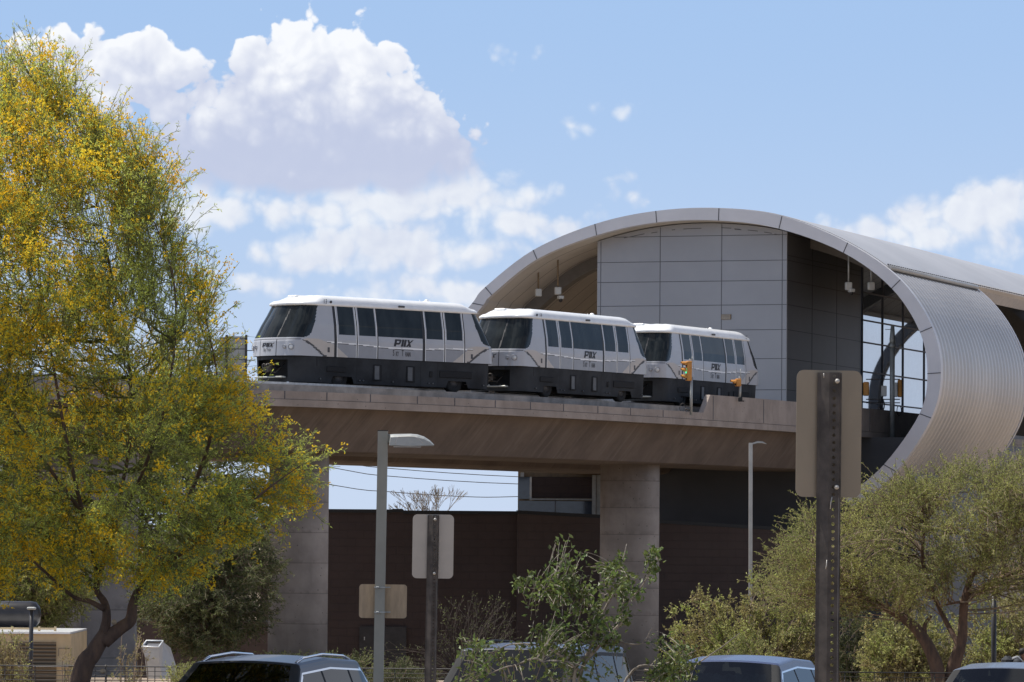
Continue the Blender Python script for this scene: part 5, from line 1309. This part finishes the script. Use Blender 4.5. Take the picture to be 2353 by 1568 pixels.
# ------------------------------------------------------------------ lamp posts, poles and signs
def rounded_plate(mb, c, w, h, r, t, rz=0.0, tilt=0.0):
    pts = []
    for sx, sz, a0 in ((1, 1, 0), (-1, 1, 90), (-1, -1, 180), (1, -1, 270)):
        for k in range(7):
            a = math.radians(a0+15*k); pts.append((sx*(w/2-r)+r*math.cos(a), 0, sz*(h/2-r)+r*math.sin(a)))
    R = Matrix.Rotation(rz, 3, 'Z')@Matrix.Rotation(tilt, 3, 'Y'); mb.prism([Vector(c)+R@Vector(p) for p in pts], R@Vector((0, t, 0)))
def uchannel(name, parent, base, top, w, rz, hole_pitch, m='post_steel'):
    """perforated U-channel post: web with real holes, two flanks and lips"""
    ax = (Vector(top)-Vector(base)); H = ax.length; ax.normalize(); R = Matrix.Rotation(rz, 3, 'Z'); xx = R@Vector((1, 0, 0)); xx = (xx-ax*xx.dot(ax)).normalized(); yy = ax.cross(xx)
    def Pt(x, y, z): return Vector(base)+xx*x+yy*y+ax*z
    b = MB(); webw = w*0.42; ox = w*0.17; n = int(H/hole_pitch); hr = min(webw*0.30, hole_pitch*0.24)
    for yo in (0.0, 0.003):
        for k in range(n):
            z0, z1 = H-(k+1)*hole_pitch, H-k*hole_pitch; zc = (z0+z1)/2; out_ = []; inn = []
            for j in range(8):
                a = math.radians(45*j); cx, cz = math.cos(a), math.sin(a); inn.append(Pt(ox+hr*cx, yo, zc+hr*cz))
                s_ = 1/max(abs(cx), abs(cz)); out_.append(Pt(ox+webw/2*cx*s_, yo, zc+(z1-z0)/2*cz*s_))
            b.add(out_+inn, [(j, (j+1) % 8, 8+(j+1) % 8, 8+j) for j in range(8)])
    rem = H-n*hole_pitch
    if rem > 0.002: b.add([Pt(ox-webw/2, 0, 0), Pt(ox+webw/2, 0, 0), Pt(ox+webw/2, 0, rem), Pt(ox-webw/2, 0, rem)], [(0, 1, 2, 3)])
    for s_, xe, xf_ in ((-1, -w/2, -w*0.40), (1, w/2, w*0.45)):
        x0 = ox+s_*webw/2
        prof = [(x0, 0), (xf_, w*0.30), (xe, w*0.32), (xe, w*0.32+0.004), (xf_-s_*.001, w*0.30+0.004), (x0-s_*0.003, 0.004)]
        b.sweep([[Pt(x, y, 0) for x, y in prof], [Pt(x, y, H) for x, y in prof]])
    return b.build(name, m, parent, recalc=False)
# large sign at the right
SY = 20.0
s1 = thing('road_sign', 'large blank tan back of a road sign on a dark perforated post, at the right', 'road sign', (at(1905, 1568, SY).x, SY, ground_z(SY)))
bb = at(1900, 1700, SY); tt = at(1908, 856, SY); d = (tt-bb); bb2 = bb+d*((ground_z(SY)-0.1-bb.z)/d.z)
uchannel('post', s1, bb2+Vector((0, 0.0, 0)), tt, 0.112, 0.0, 0.034)
b = MB(); c = at(1904.5, 997, SY+.06); rounded_plate(b, c, 0.305, 0.585, 0.035, 0.003, 0.12, 0.006); pl = b.build('plate', 'sign_back', s1)
b = MB()
for v in (876, 1120): q = at(1924 if v < 1000 else 1922.5, v, SY-.02); b.lathe(q, [(0.011, 0), (0.011, -0.004), (0.007, -0.008), (0.007, -0.018), (0.001, -0.018)], 10, rot=Matrix.Rotation(-math.pi/2, 3, 'X'))
b.build('bolt', 'galv_pale', s1)
b = MB(); b.tube([at(u, v, SY+.056) for u, v in ((1875, 866), (1874, 890), (1871, 915), (1867, 942))], [.0018, .0022, .0018, .003], 4); b.build('scratch', 'galv_pale', pl)
for pts in (((1912, 1142), (1909, 1156), (1908, 1170)), ((1900, 1287), (1899, 1300), (1897, 1308)), ((1893, 858), (1893, 868))): b = MB(); b.tube([at(u, v, SY-.008) for u, v in pts], .0022, 4); b.build('scuff', 'galv_pale', s1)
# middle sign
SY2 = 32.0
s2 = thing('road_sign', 'smaller pale grey back of a road sign on a dark perforated post, near the middle', 'road sign', (at(990, 1568, SY2).x, SY2, ground_z(SY2)))
bb = at(986, 1700, SY2); tt = at(996, 1184, SY2); d = tt-bb; bb2 = bb+d*((ground_z(SY2)-0.1-bb.z)/d.z)
uchannel('post', s2, bb2, tt, 0.086, 0.0, 0.027)
b = MB(); c = at(995, 1256, SY2+.05); rounded_plate(b, c, 0.303, 0.47, 0.035, 0.003, 0.08, 0.006); b.build('plate', 'sign_back_pale', s2)
b = MB()
for v in (1194, 1318): b.lathe(at(1000 if v < 1250 else 998, v, SY2-.02), [(0.011, 0), (0.011, -0.004), (0.007, -0.008), (0.007, -0.016), (0.001, -0.016)], 10, rot=Matrix.Rotation(-math.pi/2, 3, 'X'))
b.build('bolt', 'galv_pale', s2)
# lamp post with a flat area light
LY = 42.0
l1 = thing('street_lamp', 'grey green square lamp post with a flat curved lamp head, before the viaduct', 'street lamp', (at(868, 1600, LY).x, LY, ground_z(LY)))
bb = at(867, 1700, LY); tt = at(880, 991, LY); d = tt-bb; bb2 = bb+d*((ground_z(LY)-bb.z)/d.z)
b = MB(); b.tube([bb2, tt], 0.068, 4, sq=True, smooth=False); b.build('pole', 'lamp_paint', l1)
b = MB(); b.box(tt+Vector((0, 0, 0.004)), (0.10, 0.10, 0.008)); b.build('cap', 'black', l1)
b = MB(); r0 = at(890, 1009, LY); b.bbox((r0.x+0.035, LY, r0.z), (0.08, 0.07, 0.09), bev=.01); b.build('arm', 'lamp_paint', l1)
prof = [(895, 1024), (897.5, 999), (905, 998.2), (945, 997.5), (960, 999), (975, 1004), (988, 1012.5), (998, 1022.5), (996, 1024.5), (975, 1024.8), (948, 1027)]
b = MB(); rails = []
for y, k in ((-0.17, 0.72), (-0.15, 0.9), (-0.09, 1.0), (0.09, 1.0), (0.15, 0.9), (0.17, 0.72)):
    r = []
    for u, v in prof:
        uu = 945+(u-945)*(0.9+0.1*k); vv = 1025+(v-1025)*k; q = at(uu, vv, LY); q.y = LY+y; r.append(q)
    rails.append(r)
b.sweep(rails); hd = b.build('lamp_head', 'galv', l1)
b = MB(); pts = catmull([at(u, v, LY-.174) for u, v in ((908, 1022), (913, 1006), (920, 1004.5), (950, 1004), (962, 1009), (972, 1019))], 4)
for p in pts: p.y = LY-.168
b.tube(pts, 0.005, 4); b.build('rib', 'galv_pale', hd)
b = MB(); q0, q1 = at(905, 1026.2, LY), at(968, 1026.2, LY); b.box(((q0.x+q1.x)/2, LY, q0.z-0.006), (q1.x-q0.x, 0.24, 0.006)); b.build('lens', 'lens_white', hd)
# small sign strapped to that lamp post
s3 = thing('road_sign', 'small tan back of a wide road sign strapped to the grey green lamp post', 'road sign', at(880, 1382, LY+.07))
b = MB(); rounded_plate(b, at(880, 1382, LY+.065), 0.46, 0.325, 0.03, 0.003, 0.05, 0.005); b.build('plate', 'sign_back_tan', s3)
b = MB()
for v in (1350, 1407): q = at(873, v, LY); b.box(q, (0.106, 0.112, 0.012)); b.bbox(q+Vector((-.02, -.06, 0)), (0.03, .02, .02), bev=.004); b.box(q+Vector((.07, .055, 0)), (0.06, .008, 0.012))
b.build('strap', 'galv', s3)
# slim lamp post
l2 = thing('street_lamp', 'slim pale lamp post with a small arm, in front of the dark wall', 'street lamp', (at(1724, 1600, 96).x, 96, ground_z(96)))
b = MB(); p0 = at(1724, 1700, 96); b.tube([Vector((p0.x, 96, ground_z(96))), at(1725, 1018, 96)], 0.057, 4, sq=True, smooth=False); b.build('pole', 'galv_pale', l2)
b = MB(); pts = [at(1728, 1022, 96), at(1740, 1018.5, 96), at(1752, 1018.5, 96), at(1761, 1021, 96)]
rails = [[p+Vector((0, -w, 0)), p+Vector((0, -w, h)), p+Vector((0, w, h)), p+Vector((0, w, 0))] for p, w, h in zip(pts, (.03, .06, .07, .04), (.035, .04, .035, .01))]; b.sweep(rails); b.build('lamp_head', 'galv', l2)
# black poles
def pole(u, v, Y, r, label, head=False):
    p = at(u, v, Y); t = thing('black_pole', label, 'pole', (p.x, Y, ground_z(Y)), 0, 'plain black poles')
    b = MB(); b.tube([(p.x, Y, ground_z(Y)), p], r, 10); b.build('pole', 'black_satin', t)
    b = MB(); b.bbox(p+Vector((0, 0, .03)), (r*4, r*4, .07), bev=.02); b.build('cap', 'galv' if head else 'black_satin', t)
pole(2284, 1352, 92, 0.056, 'black pole rising beside the forked trunk at the right')
pole(72.5, 1401, 112, 0.055, 'thin black pole with a small cap in front of the tan louvre', True)

# ------------------------------------------------------------------ parked cars
def make_car(name, label, L, W, H, belt, hood, cowl, hdr, rtop, rend, pillars, paint, loc, rz, tumble=0.34, trim='chrome', rails_=True, shade=False, hood_l=1.0, tail='slope', wheel_r=0.36, glass='car_glass', cat_='car'):
    """x forward (0 at centre); z up. cowl/hdr: windshield foot and top; rtop/rend: roof rear edge and tail glass foot"""
    t = thing(name, label, cat_, loc, rz, 'cars parked in the lot')
    xf, xr = L/2, -L/2
    def ztop(x):
        return float(np.interp(x, [xr, xr+0.12, rend, rtop, (rtop+hdr)/2, hdr, cowl, xf-0.25, xf-0.05, xf], [belt*0.86, belt*0.98, belt+0.02, H-0.055, H, H-0.045, hood, hood*0.88, hood*0.78, hood*0.55]))
    def wp(x):
        a = max(0, (x-(xf-0.9))/0.9); c = max(0, ((xr+0.7)-x)/0.7); return W/2*(1-0.16*a*a-0.10*c*c)
    def sect(x):
        zt = ztop(x); w = wp(x); pts = []; zb_ = 0.24
        crown = 0.03; side = [(z, ) for z in np.linspace(zb_, 1, 2)]
        m1 = 60; m2 = 26
        ws = lambda z: w*(0.955+0.045*min(1, (z-zb_)/0.35)) if z < belt-0.12 else w*(1-0.02*(z-belt+0.12)/0.12) if z < belt else w*0.98-tumble*(z-belt)
        zc = zt-0.055; r = 0.07
        for k in range(m1): z = zb_+(zc-zb_)*k/(m1-1); pts.append((ws(z), z))
        we = ws(zc)
        for k in range(1, 6): a = math.pi/2*k/5; pts.append((we-r*(1-math.cos(a)), zc+0.045*math.sin(a)))
        wtop = we-r
        for k in range(1, m2+1): y = wtop*(1-k/m2); pts.append((y, zc+0.045+crown*(1-(y/max(wtop, .01))**2)))
        return pts
    xs = list(np.arange(xr, xf+0.001, 0.035))
    if xs[-1] < xf: xs.append(xf)
    S = [sect(x) for x in xs]; n = len(S[0]); parts = {}
    wx = (xf-0.92, xr+0.95)
    def put(nm, mi, quad):
        mb, idx = parts.setdefault(nm, (MB(), {})); f = []
        for p in quad:
            if p not in idx: idx[p] = len(mb.v); mb.v.append(p)
            f.append(idx[p])
        mb.f.append(f); mb.m.append(mi); mb.sm.append(True)
    for i in range(len(xs)-1):
        for k in range(n-1):
            x = (xs[i]+xs[i+1])/2; y = (S[i][k][0]+S[i][k+1][0])/2; z = (S[i][k][1]+S[i][k+1][1])/2; zt = ztop(x)
            top_ = k >= 60+5; nm, mi = 'body', 0
            if top_:
                lim = S[i][60+5][0]-0.035
                if hdr-0.02 < x < 0 or False: pass
                if hdr+0.03 < x < cowl-0.04 and y < lim: nm = 'windshield'
                elif rend+0.06 < x < rtop-0.05 and y < lim-0.03: nm = 'rear_window'
                elif hdr+0.02 < x < cowl: mi = 2
            else:
                if any((x-a)**2+(z-wheel_r)**2 < (wheel_r+0.06)**2 for a in wx): continue
                if z < 0.36 or (k >= 58 and hdr+0.02 < x < cowl): mi = 2
                head = zt-0.115; inx = rend+0.16 < x < cowl-0.16
                if inx and z > belt+0.015 and z < head and k < 60:
                    slope_f = (x-hdr)/(cowl-hdr) if x > hdr else 0
                    if x > cowl-0.42: mi = 2
                    elif z < head-0.036 and z > belt+0.035 and rend+0.19 < x < cowl-0.45:
                        seg_ = sum(1 for p in pillars if x < p); inpil = any(abs(x-p) < 0.035 for p in pillars)
                        if inpil: nm, mi = 'body', 2
                        else: nm = 'side_window_%d' % seg_
                    else: nm, mi = 'body', 1
            for s_ in (1, -1):
                q = [(xs[i], s_*S[i][k][0], S[i][k][1]), (xs[i+1], s_*S[i+1][k][0], S[i+1][k][1]), (xs[i+1], s_*S[i+1][k+1][0], S[i+1][k+1][1]), (xs[i], s_*S[i][k+1][0], S[i][k+1][1])]
                if s_ > 0: q = q[::-1]
                put(nm+('L' if s_ > 0 else 'R') if nm.startswith('side') else nm, mi, q)
    for nm, (mb, _) in parts.items():
        if nm == 'body': mb.build('body', [paint, trim, 'rubber'], t, True, recalc=False)
        else: mb.build('side_window' if nm.startswith('side') else nm, glass, t, True, recalc=False)
    b = MB()
    for x, s_ in ((xf, 1), (xr, -1)):
        P__ = S[-1] if s_ > 0 else S[0]; b.add([(x, p[0], p[1]) for p in P__]+[(x, -p[0], p[1]) for p in P__[::-1]], [tuple(range(2*len(P__)))])
    b.build('bumper', paint, t, True)
    b = MB(); b.bbox((xf+0.01, 0, 0.62), (0.05, W*0.45, 0.26), bev=.02); b.build('grille', 'black', t, True)
    for s_ in (-1, 1):
        b = MB(); b.bbox((xf-0.10, s_*W*0.36, 0.74), (0.30, 0.36, 0.14), s_*-0.25, bev=.04); b.build('headlight', 'lens_white', t, True)
        b = MB(); b.bbox((xr+0.05, s_*W*0.38, 0.92), (0.16, 0.26, 0.2), bev=.03); b.build('tail_light', 'lens_red', t, True)
        mxx = cowl-0.30; b = MB(); b.bbox((mxx, s_*(W/2+0.10), belt+0.06), (0.13, 0.22, 0.16), bev=.05); b.box((mxx+.02, s_*(W/2-0.02), belt+0.02), (0.08, 0.12, 0.05)); mi_ = b.build('mirror', paint, t, True)
        b = MB(); b.bbox((mxx-0.068, s_*(W/2+0.10), belt+0.06), (0.01, 0.18, 0.12), bev=.004); b.build('glass', 'chrome', mi_, True)
        for a in wx:
            R = Matrix.Rotation(math.pi/2, 3, 'X'); b = MB(); b.lathe((a, s_*(W/2-0.12), wheel_r), [(wheel_r*.66, -.10), (wheel_r*.95, -.11), (wheel_r, -.07), (wheel_r, .07), (wheel_r*.95, .11), (wheel_r*.66, .10)], 24, rot=R); wh = b.build('wheel', 'rubber', t, True)
            b = MB(); b.lathe((a, s_*(W/2-0.12), wheel_r), [(0.01, -.07), (wheel_r*.66, -.09), (wheel_r*.66, .09), (0.01, .07)], 18, rot=R)
            for k in range(5): th = 2*math.pi*k/5; b.box((a+math.cos(th)*wheel_r*.33, s_*(W/2-0.12)+s_*.095, wheel_r+math.sin(th)*wheel_r*.33), (wheel_r*.6, .02, .05), rot=Matrix.Rotation(-th, 3, 'Y'))
            b.build('rim', 'galv', wh, True)
        if rails_:
            pts = []; xs2 = np.linspace(hdr-0.10, rtop+0.10, 9)
            for j, x in enumerate(xs2):
                zc = ztop(x)-0.01; w = sect(x)[62][0]-0.06; pts.append((x, s_*w, zc+(0.045 if 0 < j < 8 else 0.0)))
            b = MB(); b.tube(pts, 0.018, 6); b.build('roof_rail', trim, t, True)
    b = MB(); b.box((0, 0, 0.42), (L-1.0, W-0.5, 0.30)); b.box((cowl-0.5, 0, belt-0.12), (0.5, W-0.34, 0.14)); b.build('floor', 'interior', t, True)
    for s_ in (-.38, .38):
        b = MB(); b.bbox((0.15, s_, 0.75), (0.55, 0.5, 0.25), bev=.08); b.bbox((-0.15, s_, 1.02), (0.18, 0.48, 0.62), bev=.08); b.bbox((-0.17, s_, 1.38), (0.10, 0.26, 0.16), bev=.05); b.build('seat', 'interior', t, True)
    b = MB(); b.bbox((hdr+0.12, 0, H-0.20), (0.03, 0.24, 0.07), bev=.02); b.build('rear_view_mirror', 'black', t, True)
    if shade:
        rr = random.Random(len(label)); b = MB(); ny, nz = 24, 12; vs = []
        for j in range(nz+1):
            for i in range(ny+1):
                f = j/nz; x = cowl-0.20+(hdr+0.12-(cowl-0.20))*f; z = hood-0.06+(H-0.14-hood)*f; y = (i/ny-0.5)*(W-0.52-0.25*f)
                vs.append((x-0.03*math.sin(i*1.3)*rr.uniform(.3, 1), y, z+0.012*math.sin(i*2.2+j)))
        b.add(vs, [(j*(ny+1)+i, j*(ny+1)+i+1, (j+1)*(ny+1)+i+1, (j+1)*(ny+1)+i) for j in range(nz) for i in range(ny)], 0, False)
        b.build('sunshade', 'shade_silver', t, True, recalc=False)
    return t
def car_at(u_roof, v_roof, Y, hdr, psi, H):
    """put the middle of the roof front edge at a picture point; the nose points at the camera, turned by psi"""
    p = at(u_roof, v_roof, Y); a = -math.pi/2-math.radians(psi); fx_ = Vector((math.cos(a), math.sin(a), 0)); c = p-fx_*hdr; return Vector((c.x, c.y, p.z-H)), a
PS = 17
H = 1.69; loc, rz = car_at(566, 1513.5, 55, 0.48, PS, H); make_car('parked_car', 'navy crossover with silver roof rails and dark windshield, leftmost parked car', 4.7, 1.90, H, 1.06, 1.06, 1.28, 0.48, -1.75, -2.12, (-0.25, -1.25), 'paint_navy', loc, rz, glass='car_glass_dark', tumble=0.40)
H = 1.90; loc, rz = car_at(1190, 1484, 63, 0.55, PS, H); make_car('parked_car', 'large slate sport utility vehicle mostly hidden by the leafy sapling', 5.2, 2.04, H, 1.22, 1.22, 1.30, 0.55, -2.1, -2.35, (-0.35, -1.40), 'paint_slate', loc, rz, trim='black', tumble=0.24, wheel_r=0.40)
H = 1.62; loc, rz = car_at(1675, 1513, 58, 0.45, PS, H); make_car('parked_car', 'blue crossover with silver sunshade behind its windshield, just left of the large sign', 4.5, 1.85, H, 1.02, 1.02, 1.28, 0.45, -1.45, -2.05, (-0.25, -1.20), 'paint_blue', loc, rz, rails_=False, shade=True, tumble=0.42)
H = 1.62; loc, rz = car_at(2310, 1530, 58, 0.45, PS, H); make_car('parked_car', 'steel grey car at the bottom right corner, in front of the walking person', 4.6, 1.88, H, 1.02, 1.02, 1.28, 0.45, -1.45, -2.05, (-0.25, -1.20), 'paint_steel', loc, rz, rails_=False, shade=True, tumble=0.42)

# ------------------------------------------------------------------ person at the right edge
def skin_body(name, V, Eg, R, m, parent, sub=2):
    me = bpy.data.meshes.new(name); me.from_pydata(V, Eg, []); o = bpy.data.objects.new(name, me); col.objects.link(o)
    md = o.modifiers.new('s', 'SKIN'); md.use_smooth_shade = True
    for i, r in enumerate(R): me.skin_vertices[0].data[i].radius = (r, r) if not isinstance(r, tuple) else r
    me.skin_vertices[0].data[0].use_root = True
    sd_ = o.modifiers.new('u', 'SUBSURF'); sd_.levels = sub; sd_.render_levels = sub
    dg = bpy.context.evaluated_depsgraph_get(); dg.update(); me2 = bpy.data.meshes.new_from_object(o.evaluated_get(dg)); bpy.data.objects.remove(o); bpy.data.meshes.remove(me)
    me2.name = name; me2.materials.clear(); me2.materials.append(MATS[m])
    for p in me2.polygons: p.use_smooth = True
    o = bpy.data.objects.new(name, me2); col.objects.link(o); o.parent = parent; return o
PY = 95.0; ph = at(2351, 1490.5, PY); gz_ = ground_z(PY); HT = ph.z-gz_
pe = thing('person', 'person in dark grey with pale shoulder straps walking behind the steel grey car', 'person', (ph.x, PY, gz_), math.radians(-90))
pe.location.x = ph.x-0.2
k = HT/1.70
def s3_(pts): return [(x*k, y*k, z*k) for x, y, z in pts]
V = s3_([(0, 0, .95), (0, 0, 1.15), (0, .06, 1.36), (0, .10, 1.49), (0, .16, 1.54), (.19, .05, 1.45), (-.19, .05, 1.45), (.26, .06, 1.18), (-.26, -.03, 1.17), (.24, .24, 1.02), (-.24, .12, .96),
         (.09, .02, .92), (-.09, -.02, .92), (.10, .14, .50), (-.10, -.04, .50), (.10, .10, .09), (-.10, -.32, .14), (.10, .24, .04), (-.10, -.22, .03), (.23, .31, 0.99), (-.23, .18, .91)])
Eg = [(0, 1), (1, 2), (2, 3), (3, 4), (2, 5), (2, 6), (5, 7), (6, 8), (7, 9), (8, 10), (0, 11), (0, 12), (11, 13), (12, 14), (13, 15), (14, 16), (15, 17), (16, 18), (9, 19), (10, 20)]
Rr = [(.155, .11), (.145, .11), (.165, .12), .06, .055, .065, .065, .048, .048, .034, .034, .095, .095, .062, .062, .042, .042, .035, .035, .03, .03]
skin_body('body', V, Eg, [tuple(q*k for q in r) if isinstance(r, tuple) else r*k for r in Rr], 'person_dark', pe)
b = MB()
prof = [(0.01, -.115), (.045, -.11), (.062, -.07), (.073, -.02), (.078, .03), (.072, .08), (.045, .112), (0.01, .12)]
b.lathe((0, .20*k, 1.578*k), [(r*k, z*k) for r, z in prof], 18); b.lathe((0, .285*k, 1.568*k), [(.001, -.02), (.016, -.015), (.012, .01), (.004, .035)], 8)
for s_ in (-1, 1): b.lathe((s_*.077, .19*k, 1.573*k), [(.001, -.03), (.012, -.02), (.016, .01), (.001, .03)], 8)
hd = b.build('head', 'skin', pe, True)
b = MB(); b.lathe((0, .18*k, 1.603*k), [(.07, -.03), (.086, 0), (.086, .05), (.065, .09), (.03, .108), (.001, .112)], 18); b.build('hair', 'hair', hd, True)
b = MB()
for s_ in (-1, 1):
    b.lathe((s_*.028, .272*k, 1.588*k), [(.001, -.008), (.010, 0), (.001, .008)], 8)
b.box((0, .273*k, 1.523*k), (.045, .008, .008)); b.build('face_features', 'hair', hd, True)
b = MB(); b.bbox((0, -.13*k, 1.31*k), (.34, .26, .50), bev=.08); b.build('backpack', 'person_dark', pe, True)
b = MB()
for s_ in (-1, 1): b.tube([(s_*.11, -.05, 1.48*k), (s_*.12, 0.07, 1.535*k), (s_*.13, .19, 1.43*k), (s_*.13, .15, 1.15*k), (s_*.12, -.08, 1.10*k)], .019, 6)
b.build('shoulder_strap', 'strap', pe, True)
b = MB(); b.bbox((0, .125*k, 1.22*k), (.26, .04, .34), bev=.02); b.build('vest', 'person_blue', pe, True)
for x, y, z, sg in ((.235, .36, .95, 1), (-.235, .23, .86, -1)):
    b = MB(); b.bbox((x*k, y*k, z*k), (.035, .09, .085), bev=.015)
    for j in range(4): b.tube([(x*k, (y-.03+.022*j)*k, (z-.03)*k), (x*k-.004*sg, (y-.028+.022*j)*k, (z-.075+.006*abs(j-1.5))*k), (x*k-.015*sg, (y-.03+.022*j)*k, (z-.105+.008*abs(j-1.5))*k)], [.009, .008, .006], 6)
    b.tube([(x*k-.01*sg, (y+.035)*k, (z+.01)*k), (x*k-.02*sg, (y+.06)*k, (z-.03)*k), (x*k-.02*sg, (y+.055)*k, (z-.055)*k)], [.011, .009, .007], 6); b.build('hand', 'skin', pe, True)
for x, y, z in ((.10, .20, .035), (-.10, -.25, .05)): b = MB(); b.bbox((x*k, y*k, z*k), (.09, .27, .08), bev=.03); b.build('shoe', 'black', pe, True)
